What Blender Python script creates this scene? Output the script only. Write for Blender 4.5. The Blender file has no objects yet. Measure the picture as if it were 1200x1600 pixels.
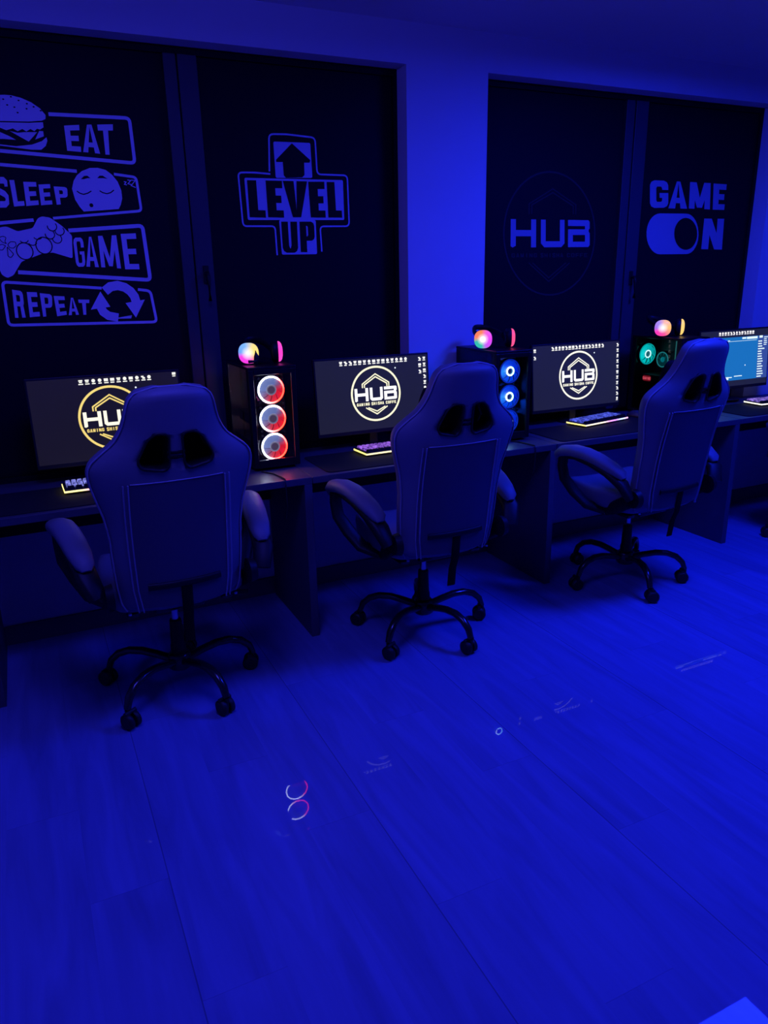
import bpy, bmesh, math, random
from mathutils import Vector, Matrix
random.seed(7)
S = bpy.context.scene
COL = S.collection

# ------------------------------------------------------------------ camera
CAM_H = 1.55
FPX = 1166.083                      # focal length in pixels of the 1200 x 1600 frame
RM = ((0.90204, -0.14628, 0.40612),
      (-0.43123, -0.26324, 0.86299),
      (-0.01933, -0.95358, -0.30053))     # world <- camera (right, down, forward)
cam = bpy.data.cameras.new('camera')
cam.sensor_fit = 'VERTICAL'
cam.sensor_height = 24.0
cam.sensor_width = 18.0
cam.lens = FPX / 1600 * 24.0
cam.clip_start = 0.02
co = bpy.data.objects.new('camera', cam)
COL.objects.link(co)
m3 = Matrix(((RM[0][0], -RM[0][1], -RM[0][2]), (RM[1][0], -RM[1][1], -RM[1][2]), (RM[2][0], -RM[2][1], -RM[2][2])))
co.matrix_world = Matrix.Translation((0, 0, CAM_H)) @ m3.to_4x4()
S.camera = co

def ray(px, py):
    c = (px - 600.0, py - 800.0, FPX)
    return Vector([sum(RM[i][k] * c[k] for k in range(3)) for i in range(3)])

def wall_xz(px, py, Y):
    r = ray(px, py); t = Y / r.y
    return (r.x * t, CAM_H + r.z * t)

# ------------------------------------------------------------------ exposure, world
S.view_settings.view_transform = 'Standard'
S.view_settings.look = 'None'
S.view_settings.gamma = 1.0
S.view_settings.use_curve_mapping = False
S.view_settings.exposure = 0.0
S.cycles.use_denoising = True
S.cycles.max_bounces = 8
S.cycles.diffuse_bounces = 4
S.cycles.sample_clamp_indirect = 4.0
w = bpy.data.worlds.new('world'); S.world = w
w.use_nodes = True
w.node_tree.nodes['Background'].inputs[0].default_value = (0.02, 0.015, 0.2, 1)
w.node_tree.nodes['Background'].inputs[1].default_value = 0.02

# the ceiling lamp and the added fill: (x0, x1, y, colour, strength)
LED_BLUE = (0.008, 0.022, 1.0)
FILL_VIOLET = (0.055, 0.048, 1.0)
CEIL_Z = 2.66
LAMPS = [
    # x0, x1, y0, y1, colour, strength
    (2.76, 3.36, 1.57, 2.17, LED_BLUE, 92.0),
    (0.0, 0.6, 1.30, 1.90, FILL_VIOLET, 22.0),  # unseen violet fill, added to brighten the left floor and wall
]

# ------------------------------------------------------------------ materials
def nodes(name):
    m = bpy.data.materials.new(name); m.use_nodes = True
    nt = m.node_tree
    return m, nt, nt.nodes['Principled BSDF']

def mat(name, col, rough=0.5, spec=0.5, metal=0.0, noise=0.0, nscale=40.0, bump=0.0, coat=0.0, sheen=0.0):
    m, nt, b = nodes(name)
    b.inputs['Base Color'].default_value = (*col, 1)
    b.inputs['Roughness'].default_value = rough
    b.inputs['Specular IOR Level'].default_value = spec
    b.inputs['Metallic'].default_value = metal
    b.inputs['Coat Weight'].default_value = coat
    b.inputs['Sheen Weight'].default_value = sheen
    if noise or bump:
        tc = nt.nodes.new('ShaderNodeTexCoord')
        n = nt.nodes.new('ShaderNodeTexNoise'); n.inputs['Scale'].default_value = nscale
        n.inputs['Detail'].default_value = 4
        nt.links.new(tc.outputs['Object'], n.inputs['Vector'])
        if noise:
            r = nt.nodes.new('ShaderNodeValToRGB')
            r.color_ramp.elements[0].color = (*[c * (1 - noise) for c in col], 1)
            r.color_ramp.elements[1].color = (*[min(1, c * (1 + noise)) for c in col], 1)
            nt.links.new(n.outputs['Fac'], r.inputs['Fac'])
            nt.links.new(r.outputs['Color'], b.inputs['Base Color'])
        if bump:
            bp = nt.nodes.new('ShaderNodeBump'); bp.inputs['Strength'].default_value = bump
            bp.inputs['Distance'].default_value = 0.002
            nt.links.new(n.outputs['Fac'], bp.inputs['Height'])
            nt.links.new(bp.outputs['Normal'], b.inputs['Normal'])
    return m

def glow(name, col, strength, base=(0.02, 0.02, 0.02)):
    m, nt, b = nodes(name)
    b.inputs['Base Color'].default_value = (*base, 1)
    b.inputs['Roughness'].default_value = 0.4
    b.inputs['Emission Color'].default_value = (*col, 1)
    b.inputs['Emission Strength'].default_value = strength
    return m

def glow_angle(name, stops, strength, phase=0.0, axis='XZ', base=(0.02, 0.02, 0.02), core=None):
    """LED colours running round a ring: ramp over the angle in object space"""
    m, nt, b = nodes(name)
    tc = nt.nodes.new('ShaderNodeTexCoord')
    sp = nt.nodes.new('ShaderNodeSeparateXYZ')
    nt.links.new(tc.outputs['Object'], sp.inputs[0])
    at = nt.nodes.new('ShaderNodeMath'); at.operation = 'ARCTAN2'
    nt.links.new(sp.outputs[axis[1]], at.inputs[0]); nt.links.new(sp.outputs[axis[0]], at.inputs[1])
    mp = nt.nodes.new('ShaderNodeMath'); mp.operation = 'MULTIPLY_ADD'
    mp.inputs[1].default_value = 1 / (2 * math.pi); mp.inputs[2].default_value = 1.0 + phase
    nt.links.new(at.outputs[0], mp.inputs[0])
    fr = nt.nodes.new('ShaderNodeMath'); fr.operation = 'FRACT'
    nt.links.new(mp.outputs[0], fr.inputs[0])
    r = nt.nodes.new('ShaderNodeValToRGB')
    els = r.color_ramp.elements
    els[0].position = stops[0][0]; els[0].color = (*stops[0][1], 1)
    els[1].position = stops[-1][0]; els[1].color = (*stops[-1][1], 1)
    for p, c in stops[1:-1]:
        e = els.new(p); e.color = (*c, 1)
    nt.links.new(fr.outputs[0], r.inputs['Fac'])
    out = r.outputs['Color']
    if core:        # the lamp at the middle washes the colours out to white
        ln = nt.nodes.new('ShaderNodeVectorMath'); ln.operation = 'LENGTH'
        cb = nt.nodes.new('ShaderNodeCombineXYZ')
        nt.links.new(sp.outputs[axis[0]], cb.inputs[0]); nt.links.new(sp.outputs[axis[1]], cb.inputs[1])
        nt.links.new(cb.outputs[0], ln.inputs[0])
        mr = nt.nodes.new('ShaderNodeMapRange'); mr.inputs['From Min'].default_value = core * .15; mr.inputs['From Max'].default_value = core
        mr.inputs['To Min'].default_value = .9; mr.inputs['To Max'].default_value = 0.0
        nt.links.new(ln.outputs['Value'], mr.inputs['Value'])
        mx = nt.nodes.new('ShaderNodeMix'); mx.data_type = 'RGBA'
        nt.links.new(mr.outputs['Result'], mx.inputs[0]); nt.links.new(out, mx.inputs[6]); mx.inputs[7].default_value = (1, .95, .95, 1)
        out = mx.outputs[2]
    nt.links.new(out, b.inputs['Emission Color'])
    b.inputs['Emission Strength'].default_value = strength
    b.inputs['Base Color'].default_value = (*base, 1)
    return m

def thin_glass(name, tint, refl=0.06, rough=0.03):
    m = bpy.data.materials.new(name); m.use_nodes = True
    nt = m.node_tree; nt.nodes.clear()
    o = nt.nodes.new('ShaderNodeOutputMaterial')
    t = nt.nodes.new('ShaderNodeBsdfTransparent'); t.inputs[0].default_value = (*tint, 1)
    g = nt.nodes.new('ShaderNodeBsdfGlossy'); g.inputs['Roughness'].default_value = rough
    mx = nt.nodes.new('ShaderNodeMixShader')
    lw = nt.nodes.new('ShaderNodeLayerWeight'); lw.inputs[0].default_value = .5
    pw = nt.nodes.new('ShaderNodeMath'); pw.operation = 'POWER'; pw.inputs[1].default_value = 5
    ma = nt.nodes.new('ShaderNodeMath'); ma.operation = 'MULTIPLY_ADD'; ma.inputs[1].default_value = .95; ma.inputs[2].default_value = .03
    nt.links.new(lw.outputs['Facing'], pw.inputs[0]); nt.links.new(pw.outputs[0], ma.inputs[0])
    nt.links.new(ma.outputs[0], mx.inputs[0]); nt.links.new(t.outputs[0], mx.inputs[1]); nt.links.new(g.outputs[0], mx.inputs[2])
    nt.links.new(mx.outputs[0], o.inputs[0])
    return m

def floor_material():
    m, nt, b = nodes('grey_wood_laminate')
    N, L = nt.nodes.new, nt.links.new
    tc = N('ShaderNodeTexCoord')
    sp = N('ShaderNodeSeparateXYZ'); L(tc.outputs['Object'], sp.inputs[0])
    def math_(op, a, b_=None, c=None):
        n = N('ShaderNodeMath'); n.operation = op
        for i, v in enumerate((a, b_, c)):
            if v is None: continue
            if isinstance(v, (int, float)): n.inputs[i].default_value = v
            else: L(v, n.inputs[i])
        return n.outputs[0]
    PW, PL = 0.2015, 1.22
    u = math_('DIVIDE', math_('SUBTRACT', sp.outputs['X'], 0.152), PW)
    row = math_('FLOOR', u)
    wn = N('ShaderNodeTexWhiteNoise'); wn.noise_dimensions = '1D'; L(row, wn.inputs['W'])
    v = math_('ADD', math_('DIVIDE', math_('SUBTRACT', sp.outputs['Y'], 1.338), PL), math_('MULTIPLY', row, 0.3333))
    cell = math_('FLOOR', v)
    # distance to the seams
    fu = math_('FRACT', u); fv = math_('FRACT', v)
    du = math_('MULTIPLY', math_('MINIMUM', fu, math_('SUBTRACT', 1.0, fu)), PW)
    dv = math_('MULTIPLY', math_('MINIMUM', fv, math_('SUBTRACT', 1.0, fv)), PL)
    # every third long seam is an open one, the others are printed faint
    third = math_('LESS_THAN', math_('ABSOLUTE', math_('SUBTRACT', math_('FRACT', math_('DIVIDE', math_('ROUND', u), 3.0)), 0.0)), 0.1)
    seam_u = math_('MULTIPLY', math_('LESS_THAN', du, 0.0016), math_('MULTIPLY_ADD', third, 0.42, 0.02))
    seam_v = math_('MULTIPLY', math_('LESS_THAN', dv, 0.0014), 0.14)
    seam = math_('MAXIMUM', seam_u, seam_v)
    # tone per plank
    cb = N('ShaderNodeCombineXYZ'); L(row, cb.inputs[0]); L(cell, cb.inputs[1])
    w2 = N('ShaderNodeTexWhiteNoise'); w2.noise_dimensions = '2D'; L(cb.outputs[0], w2.inputs['Vector'])
    # grain, long along Y
    mp = N('ShaderNodeMapping'); mp.inputs['Scale'].default_value = (9.0, 1.1, 1.0)
    L(tc.outputs['Object'], mp.inputs['Vector'])
    off = N('ShaderNodeVectorMath'); off.operation = 'ADD'
    L(mp.outputs[0], off.inputs[0])
    sc = N('ShaderNodeVectorMath'); sc.operation = 'SCALE'; sc.inputs['Scale'].default_value = 7.0
    L(cb.outputs[0], sc.inputs[0]); L(sc.outputs[0], off.inputs[1])
    g = N('ShaderNodeTexNoise'); g.inputs['Scale'].default_value = 1.6; g.inputs['Detail'].default_value = 6
    g.inputs['Distortion'].default_value = 0.8
    L(off.outputs[0], g.inputs['Vector'])
    mp2 = N('ShaderNodeMapping'); mp2.inputs['Scale'].default_value = (70.0, 3.0, 1.0)
    L(tc.outputs['Object'], mp2.inputs['Vector'])
    g2 = N('ShaderNodeTexNoise'); g2.inputs['Scale'].default_value = 1.0; g2.inputs['Detail'].default_value = 3
    L(mp2.outputs[0], g2.inputs['Vector'])
    tone = math_('ADD', math_('MULTIPLY_ADD', g.outputs['Fac'], 0.75, 0.55), math_('MULTIPLY', math_('SUBTRACT', w2.outputs['Value'], 0.5), 0.07))
    tone = math_('ADD', tone, math_('MULTIPLY', math_('SUBTRACT', g2.outputs['Fac'], 0.5), 0.10))
    tone = math_('MULTIPLY', tone, math_('SUBTRACT', 1.0, seam))
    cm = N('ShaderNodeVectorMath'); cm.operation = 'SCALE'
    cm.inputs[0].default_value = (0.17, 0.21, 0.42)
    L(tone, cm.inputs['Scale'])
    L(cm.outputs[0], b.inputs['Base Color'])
    b.inputs['Roughness'].default_value = 0.55
    b.inputs['Specular IOR Level'].default_value = 0.15
    b.inputs['Coat Weight'].default_value = 0.34
    b.inputs['Coat Roughness'].default_value = 0.012
    b.inputs['Coat IOR'].default_value = 1.45
    return m

M = {}
M['floor'] = floor_material()
M['wall'] = mat('painted_plaster', (0.66, 0.66, 0.68), 0.85, 0.2, noise=0.03, nscale=6, bump=0.05)
M['ceiling'] = mat('ceiling_paint', (0.70, 0.70, 0.72), 0.9, 0.15)
M['baseboard'] = mat('baseboard_tile', (0.16, 0.14, 0.14), 0.5, 0.3)
M['win_frame'] = mat('dark_window_frame', (0.045, 0.045, 0.055), 0.5, 0.4)
M['film'] = mat('black_window_film', (0.006, 0.006, 0.010), 0.6, 0.12)
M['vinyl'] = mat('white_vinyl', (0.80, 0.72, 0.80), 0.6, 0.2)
M['vinyl_dimmed'] = mat('dimmed_white_vinyl', (0.36, 0.34, 0.42), 0.6, 0.2)  # white vinyl darkened to offset the strong lamp light on the right window
M['vinyl_blue_lit'] = mat('blue_lit_white_vinyl', (0.55, 0.55, 0.72), 0.6, 0.2)  # white vinyl with bluer, dimmer light put into its colour
M['vinyl_dark'] = mat('black_vinyl', (0.006, 0.006, 0.010), 0.6, 0.12)
M['vinyl_grey'] = mat('dark_grey_vinyl', (0.035, 0.035, 0.038), 0.6, 0.2)
M['desk'] = mat('dark_desk_board', (0.075, 0.07, 0.08), 0.42, 0.5, noise=0.15, nscale=30)
M['desk_side'] = mat('dark_desk_edge', (0.085, 0.08, 0.095), 0.5, 0.4)
M['rail'] = mat('black_rail_board', (0.012, 0.012, 0.015), 0.6, 0.2)
M['mat_pad'] = mat('black_cloth_mat', (0.010, 0.010, 0.012), 0.8, 0.25, bump=0.1, nscale=900)
M['leather'] = mat('pale_faux_leather', (0.18, 0.18, 0.20), 0.5, 0.35, bump=0.15, nscale=350)
M['leather_back'] = mat('grey_back_panel', (0.085, 0.085, 0.10), 0.55, 0.3, bump=0.15, nscale=350)
M['piping'] = mat('pale_piping', (0.32, 0.32, 0.36), 0.5, 0.4)
M['plastic'] = mat('black_plastic', (0.008, 0.008, 0.009), 0.5, 0.28)
M['fabric_black'] = mat('black_fabric', (0.008, 0.008, 0.009), 0.9, 0.1)
M['metal_black'] = mat('black_steel', (0.012, 0.012, 0.014), 0.22, 0.6)
M['chrome'] = mat('chrome_lift', (0.55, 0.55, 0.6), 0.25, 0.5, metal=1.0)
M['rubber'] = mat('black_rubber', (0.010, 0.010, 0.011), 0.5, 0.4)
M['case'] = mat('black_case_metal', (0.006, 0.006, 0.007), 0.4, 0.35)
M['board'] = mat('dark_circuit_board', (0.02, 0.03, 0.03), 0.5, 0.4, noise=0.5, nscale=60)
M['glass'] = thin_glass('smoked_glass', (0.72, 0.72, 0.76))
M['bezel'] = mat('black_monitor_plastic', (0.008, 0.008, 0.009), 0.5, 0.4)
M['foot_metal'] = mat('pale_bolt', (0.6, 0.6, 0.65), 0.3, 0.5, metal=1.0)

# ------------------------------------------------------------------ mesh helpers
class MB:
    def __init__(s):
        s.v, s.f, s.sm = [], [], []
    def add(s, vs, fs, smooth=False):
        o = len(s.v)
        s.v += [tuple(v) for v in vs]
        for f in fs:
            s.f.append(tuple(i + o for i in f)); s.sm.append(smooth)
        return s
    def box(s, x0, x1, y0, y1, z0, z1, bevel=0.0, mtx=None):
        if x0 > x1: x0, x1 = x1, x0
        if y0 > y1: y0, y1 = y1, y0
        if z0 > z1: z0, z1 = z1, z0
        bm = bmesh.new()
        bmesh.ops.create_cube(bm, size=1.0)
        for v in bm.verts:
            v.co = Vector(((x0 + x1) / 2 + v.co.x * (x1 - x0), (y0 + y1) / 2 + v.co.y * (y1 - y0), (z0 + z1) / 2 + v.co.z * (z1 - z0)))
        if bevel:
            bmesh.ops.bevel(bm, geom=bm.edges[:], offset=bevel, segments=2, affect='EDGES', profile=0.5)
        if mtx: bm.transform(mtx)
        bm.verts.index_update()
        s.add([v.co.copy() for v in bm.verts], [[v.index for v in f.verts] for f in bm.faces], False)
        bm.free(); return s
    def tube(s, pts, rad, n=10, caps=True, up=(0, 0, 1), flat=None):
        """sweep a circle (or ellipse rx, ry with flat) along points"""
        pts = [Vector(p) for p in pts]
        k = len(pts)
        rs = rad if isinstance(rad, (list, tuple)) else [rad] * k
        vs, fs = [], []
        upv = Vector(up)
        for i, p in enumerate(pts):
            t = (pts[min(i + 1, k - 1)] - pts[max(i - 1, 0)]).normalized()
            a = t.cross(upv)
            if a.length < 1e-4: a = t.cross(Vector((0, 1, 0)))
            if a.length < 1e-4: a = t.cross(Vector((1, 0, 0)))
            a.normalize(); b = a.cross(t).normalized()
            r = rs[i]
            ra, rb = r if isinstance(r, tuple) else (r, r)
            for j in range(n):
                th = 2 * math.pi * j / n
                c, sn = math.cos(th), math.sin(th)
                if flat:
                    c = math.copysign(abs(c) ** flat, c); sn = math.copysign(abs(sn) ** flat, sn)
                vs.append(p + a * (ra * c) + b * (rb * sn))
        for i in range(k - 1):
            for j in range(n):
                fs.append((i * n + j, i * n + (j + 1) % n, (i + 1) * n + (j + 1) % n, (i + 1) * n + j))
        s.add(vs, fs, True)
        if caps:
            s.add(vs[:n], [tuple(range(n))[::-1]]); s.add(vs[-n:], [tuple(range(n))])
        return s
    def cyl(s, c, axis, r, h, n=24, r2=None, smooth=True):
        c = Vector(c); ax = Vector(axis).normalized()
        return s.tube([c - ax * h / 2, c + ax * h / 2], [r, r if r2 is None else r2], n)
    def lathe(s, prof, axis_pt, axis=(0, 0, 1), n=32, sq=None):
        """prof: (radius, height) pairs around axis; sq < 1 makes the section a rounded square"""
        ax = Vector(axis).normalized(); p0 = Vector(axis_pt)
        a = ax.cross(Vector((0, 0, 1)))
        if a.length < 1e-4: a = Vector((1, 0, 0))
        a.normalize(); b = ax.cross(a).normalized()
        vs, fs = [], []
        for r, h in prof:
            for j in range(n):
                th = 2 * math.pi * j / n
                c, sn = math.cos(th), math.sin(th)
                if sq: c = math.copysign(abs(c) ** sq, c); sn = math.copysign(abs(sn) ** sq, sn)
                vs.append(p0 + ax * h + a * (r * c) + b * (r * sn))
        for i in range(len(prof) - 1):
            for j in range(n):
                fs.append((i * n + j, i * n + (j + 1) % n, (i + 1) * n + (j + 1) % n, (i + 1) * n + j))
        return s.add(vs, fs, True)
    def torus(s, c, axis, R, r, n=40, k=10, flat=1.0):
        prof = [(R + r * math.cos(2 * math.pi * i / k), flat * r * math.sin(2 * math.pi * i / k)) for i in range(k + 1)]
        return s.lathe(prof, c, axis, n)
    def poly(s, pts):
        return s.add(pts, [tuple(range(len(pts)))])
    def build(s, name, material, parent=None, loc=None, weld=False):
        me = bpy.data.meshes.new(name)
        me.from_pydata([tuple(v) for v in s.v], [], s.f)
        me.polygons.foreach_set('use_smooth', s.sm)
        bm = bmesh.new(); bm.from_mesh(me)
        if weld: bmesh.ops.remove_doubles(bm, verts=bm.verts[:], dist=1e-5)
        bmesh.ops.recalc_face_normals(bm, faces=bm.faces[:])
        bm.to_mesh(me); bm.free()
        me.materials.append(material)
        o = bpy.data.objects.new(name, me)
        COL.objects.link(o)
        if parent: o.parent = parent
        if loc: o.location = loc
        return o

def tag(o, label=None, cat=None, group=None, kind=None):
    if label: o['label'] = label
    if cat: o['category'] = cat
    if group: o['group'] = group
    if kind: o['kind'] = kind
    return o

def thing(name, label, cat, loc=(0, 0, 0), rz=0.0, group=None):
    o = bpy.data.objects.new(name, None)
    o.empty_display_size = 0.05
    COL.objects.link(o)
    o.location = loc; o.rotation_euler = (0, 0, rz)
    return tag(o, label, cat, group)

def copy_tree(o, parent=None):
    c = o.copy(); COL.objects.link(c)
    if parent: c.parent = parent
    for ch in [q for q in bpy.data.objects if q.parent == o]:
        copy_tree(ch, c)
    return c

def children(o, name):
    return [q for q in bpy.data.objects if q.parent == o and q.name.split('.')[0] == name]

# ------------------------------------------------------------------ flat shapes (lettering)
def stroke(pts, w, closed=False):
    """mitred outline quads of a polyline"""
    P = [Vector((p[0], p[1])) for p in pts]
    n = len(P); L, Rr = [], []
    for i in range(n):
        if closed: a, b = P[i - 1], P[(i + 1) % n]
        else: a, b = P[max(i - 1, 0)], P[min(i + 1, n - 1)]
        d1 = (P[i] - a); d2 = (b - P[i])
        if d1.length < 1e-9: d1 = d2
        if d2.length < 1e-9: d2 = d1
        d1 = d1.normalized(); d2 = d2.normalized()
        n1 = Vector((-d1.y, d1.x)); n2 = Vector((-d2.y, d2.x))
        mi = n1 + n2
        if mi.length < 1e-6: mi = n1
        mi.normalize()
        k = 1 / max(0.45, mi.dot(n1))
        L.append(P[i] + mi * (w / 2 * k)); Rr.append(P[i] - mi * (w / 2 * k))
    out = []
    for i in range(n if closed else n - 1):
        j = (i + 1) % n
        out.append([L[i], L[j], Rr[j], Rr[i]])
    return out

def rnd(pts, r, closed=True, n=4):
    """round the corners of a polyline"""
    out = []
    N = len(pts)
    for i, p in enumerate(pts):
        p = Vector(p)
        if not closed and i in (0, N - 1): out.append(p); continue
        a = Vector(pts[i - 1]); b = Vector(pts[(i + 1) % N])
        da = (a - p); db = (b - p)
        rr = min(r, da.length * .45, db.length * .45)
        s0 = p + da.normalized() * rr; s1 = p + db.normalized() * rr
        for k in range(n + 1):
            t = k / n
            out.append(s0 * (1 - t) ** 2 + p * 2 * t * (1 - t) + s1 * t * t)
    return out

def arc(cx, cy, rx, ry, a0, a1, n=24):
    return [(cx + rx * math.cos(math.radians(a0 + (a1 - a0) * i / n)), cy + ry * math.sin(math.radians(a0 + (a1 - a0) * i / n))) for i in range(n + 1)]

def rect(x0, y0, x1, y1): return [(x0, y0), (x1, y0), (x1, y1), (x0, y1)]

def letter(ch, t=0.26, u=0.17):
    """heavy sans capital in the unit box: list of polygons; t stem width, u bar height"""
    R = rect
    if ch == 'E': return [R(0, 0, t, 1), R(t, 0, 1, u), R(t, .5 - u / 2, .9, .5 + u / 2), R(t, 1 - u, 1, 1)]
    if ch == 'F': return [R(0, 0, t, 1), R(t, .45 - u / 2, .9, .45 + u / 2), R(t, 1 - u, 1, 1)]
    if ch == 'L': return [R(0, 0, t, 1), R(t, 0, 1, u)]
    if ch == 'T': return [R(.5 - t / 2, 0, .5 + t / 2, 1 - u), R(0, 1 - u, 1, 1)]
    if ch == 'I': return [R(.5 - t / 2, 0, .5 + t / 2, 1)]
    if ch == 'H': return [R(0, 0, t, 1), R(1 - t, 0, 1, 1), R(t, .5 - u / 2, 1 - t, .5 + u / 2)]
    if ch == 'A':
        return [[(0, 0), (t, 0), (.5 + .02, 1), (.5 - t * .55, 1)], [(1 - t, 0), (1, 0), (.5 + t * .55, 1), (.5 - .02, 1)], R(.24, .2, .76, .2 + u)]
    if ch == 'V':
        return [[(0, 1), (t, 1), (.5 + .02, 0), (.5 - t * .55, 0)], [(1 - t, 1), (1, 1), (.5 + t * .55, 0), (.5 - .02, 0)]]
    if ch == 'N': return [R(0, 0, t * .92, 1), R(1 - t * .92, 0, 1, 1), [(0, 1), (t * 1.05, 1), (1, 0), (1 - t * 1.05, 0)]]
    if ch == 'M':
        q = t * .78
        return [R(0, 0, q, 1), R(1 - q, 0, 1, 1), [(0, 1), (q * 1.2, 1), (.5 + q * .45, .05), (.5 - q * .45, .05)], [(1, 1), (1 - q * 1.2, 1), (.5 - q * .45, .05), (.5 + q * .45, .05)]]
    if ch == 'U':
        o = [(0, 1), (0, .16), (.08, .05), (.24, 0), (.76, 0), (.92, .05), (1, .16), (1, 1), (1 - t, 1), (1 - t, .24), (1 - t - .06, u), (t + .06, u), (t, .24), (t, 1)]
        return [o]
    def bowl(y0, y1, xr=1.0):
        return [[(t * .5, y1), (xr - .2, y1), (xr - .05, y1 - .05), (xr, y1 - .14), (xr, y0 + .14), (xr - .05, y0 + .05), (xr - .2, y0), (t * .5, y0),
                 (t * .5, y0 + u), (xr - t - .05, y0 + u), (xr - t, y0 + u + .05), (xr - t, y1 - u - .05), (xr - t - .05, y1 - u), (t * .5, y1 - u)]]
    if ch == 'P': return [R(0, 0, t, 1)] + bowl(.38, 1)
    if ch == 'R': return [R(0, 0, t, 1)] + bowl(.42, 1) + [[(1 - t, 0), (1.02, 0), (.92, .46), (.60, .46)]]
    if ch == 'B': return [R(0, 0, t, 1)] + bowl(.42, 1, .95) + bowl(0, .56, 1)
    if ch in 'COG':
        o = [(.24, 0), (.76, 0), (.93, .06), (1, .17), (1, .83), (.93, .94), (.76, 1), (.24, 1), (.07, .94), (0, .83), (0, .17), (.07, .06)]
        i = [(t + .05, u), (1 - t - .05, u), (1 - t, u + .06), (1 - t, 1 - u - .06), (1 - t - .05, 1 - u), (t + .05, 1 - u), (t, 1 - u - .06), (t, u + .06)]
        path = [((a[0] * .5 + b[0] * .5), (a[1] * .5 + b[1] * .5)) for a, b in zip(o, o)]
        left = [(.76, 0), (.24, 0), (.07, .06), (0, .17), (0, .83), (.07, .94), (.24, 1), (.76, 1), (1 - t - .05, 1 - u), (t + .05, 1 - u), (t, 1 - u - .06), (t, u + .06), (t + .05, u), (1 - t - .05, u)]
        top = [(.76, 1), (.93, .94), (1, .83), (1, .66), (1 - t, .66), (1 - t, 1 - u - .06), (1 - t - .05, 1 - u)]
        bot = [(.76, 0), (.93, .06), (1, .17), (1, .34), (1 - t, .34), (1 - t, u + .06), (1 - t - .05, u)]
        res = [left, top, bot]
        if ch == 'O': res.append(R(1 - t, .34, 1, .66))
        if ch == 'G': res += [R(1 - t, .34, 1, .5), R(.52, .5 - u * .6, 1, .5 + u * .2)]
        return res
    if ch == 'S':
        p = [(.86, .70), (.86, .84), (.72, .915), (.28, .915), (.14, .84), (.14, .66), (.28, .56), (.72, .44), (.86, .34), (.86, .16), (.72, .085), (.28, .085), (.14, .16), (.14, .30)]
        return stroke([Vector(q) for q in p], u * 1.15 + .03)
    if ch == 'Z': return [R(0, 0, 1, u), R(0, 1 - u, 1, 1), [(0, u), (t, u), (1, 1 - u), (1 - t, 1 - u)]]
    return []

HUB = {   # the squared-off letters of the shop sign
    'H': [[(0, .04), (.08, 0), (.20, .06), (.20, 1), (0, 1)], rect(.20, .40, .80, .62), rect(.80, 0, 1, 1)],
    'U': [[(0, 1), (0, .14), (.14, 0), (.86, 0), (1, .14), (1, 1), (.8, 1), (.8, .22), (.2, .22), (.2, 1)]],
    'B': [rect(0, .78, .94, 1), [(.78, .66), (.97, .66), (1, .70), (1, .94), (.94, 1), (.78, 1)], rect(0, .45, .95, .66), rect(0, .20, .22, .45), rect(0, 0, .93, .20), [(.78, .20), (.78, 0), (.93, 0), (1, .07), (1, .52), (.95, .58), (.78, .58)]],
}

def place(polys, x, y, w_, h_):
    return [[(x + p[0] * w_, y + p[1] * h_) for p in q] for q in polys]

def text_polys(txt, x, y, w_, h_, gap=.25, t=.3, u=.2, space=.6):
    n = sum(space if c == ' ' else 1 for c in txt)
    cw = w_ / (n + gap * (len(txt) - 1))
    out, cx = [], x
    for c in txt:
        if c == ' ': cx += cw * (space + gap); continue
        out += place(letter(c, t, u), cx, y, cw, h_)
        cx += cw * (1 + gap)
    return out

def sheet(polys, to3, name, material, parent, thick=None):
    """flat mesh of 2D polygons laid on a plane by to3"""
    b = MB()
    for i, q in enumerate(polys):
        pts = [Vector(to3(p[0], p[1])) for p in q]
        e = Vector(to3(1, 0)) - Vector(to3(0, 0)); g = Vector(to3(0, 1)) - Vector(to3(0, 0))
        nr = e.cross(g).normalized() * (.00006 * (i % 9))     # overlapping pieces of one sheet lie a hair apart
        area = sum(q[k][0] * q[(k + 1) % len(q)][1] - q[(k + 1) % len(q)][0] * q[k][1] for k in range(len(q)))
        b.poly([p + nr for p in (pts if area > 0 else pts[::-1])])
    me = bpy.data.meshes.new(name)
    me.from_pydata([tuple(v) for v in b.v], [], b.f)
    me.materials.append(material)
    o = bpy.data.objects.new(name, me); COL.objects.link(o)
    if parent: o.parent = parent
    return o

# ================================================================== the room
WY = 3.48          # inner face of the window wall
GY = 3.59          # window film
X0, X1, YB = -1.9, 6.6, -3.2
W1 = (-0.26, 1.798); W2 = (2.247, 4.31)
SILL, HEAD = 0.70, 2.487

def struct(name, mb, material, parent=None):
    o = mb.build(name, material, parent)
    if not parent: o['kind'] = 'structure'
    return o

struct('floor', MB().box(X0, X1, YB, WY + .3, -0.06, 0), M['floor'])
struct('ceiling', MB().box(X0, X1, YB, WY + .3, CEIL_Z, CEIL_Z + .06), M['ceiling'])
b = MB()
b.box(X0, W1[0], WY, WY + .3, 0, CEIL_Z); b.box(W1[1], W2[0], WY, WY + .3, 0, CEIL_Z); b.box(W2[1], X1, WY, WY + .3, 0, CEIL_Z)
for q in (W1, W2):
    b.box(q[0], q[1], WY, WY + .3, 0, SILL); b.box(q[0], q[1], WY, WY + .3, HEAD, CEIL_Z)
struct('wall_window_side', b, M['wall'])
struct('wall_left', MB().box(X0 - .06, X0, YB, WY + .3, 0, CEIL_Z), M['wall'])
struct('wall_right', MB().box(X1, X1 + .06, YB, WY + .3, 0, CEIL_Z), M['wall'])
struct('wall_rear', MB().box(X0, X1, YB - .06, YB, 0, CEIL_Z), M['wall'])
struct('baseboard_window_side', MB().box(X0, X1, WY - .014, WY - .0005, 0.0, .09, .003), M['baseboard'])

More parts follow.
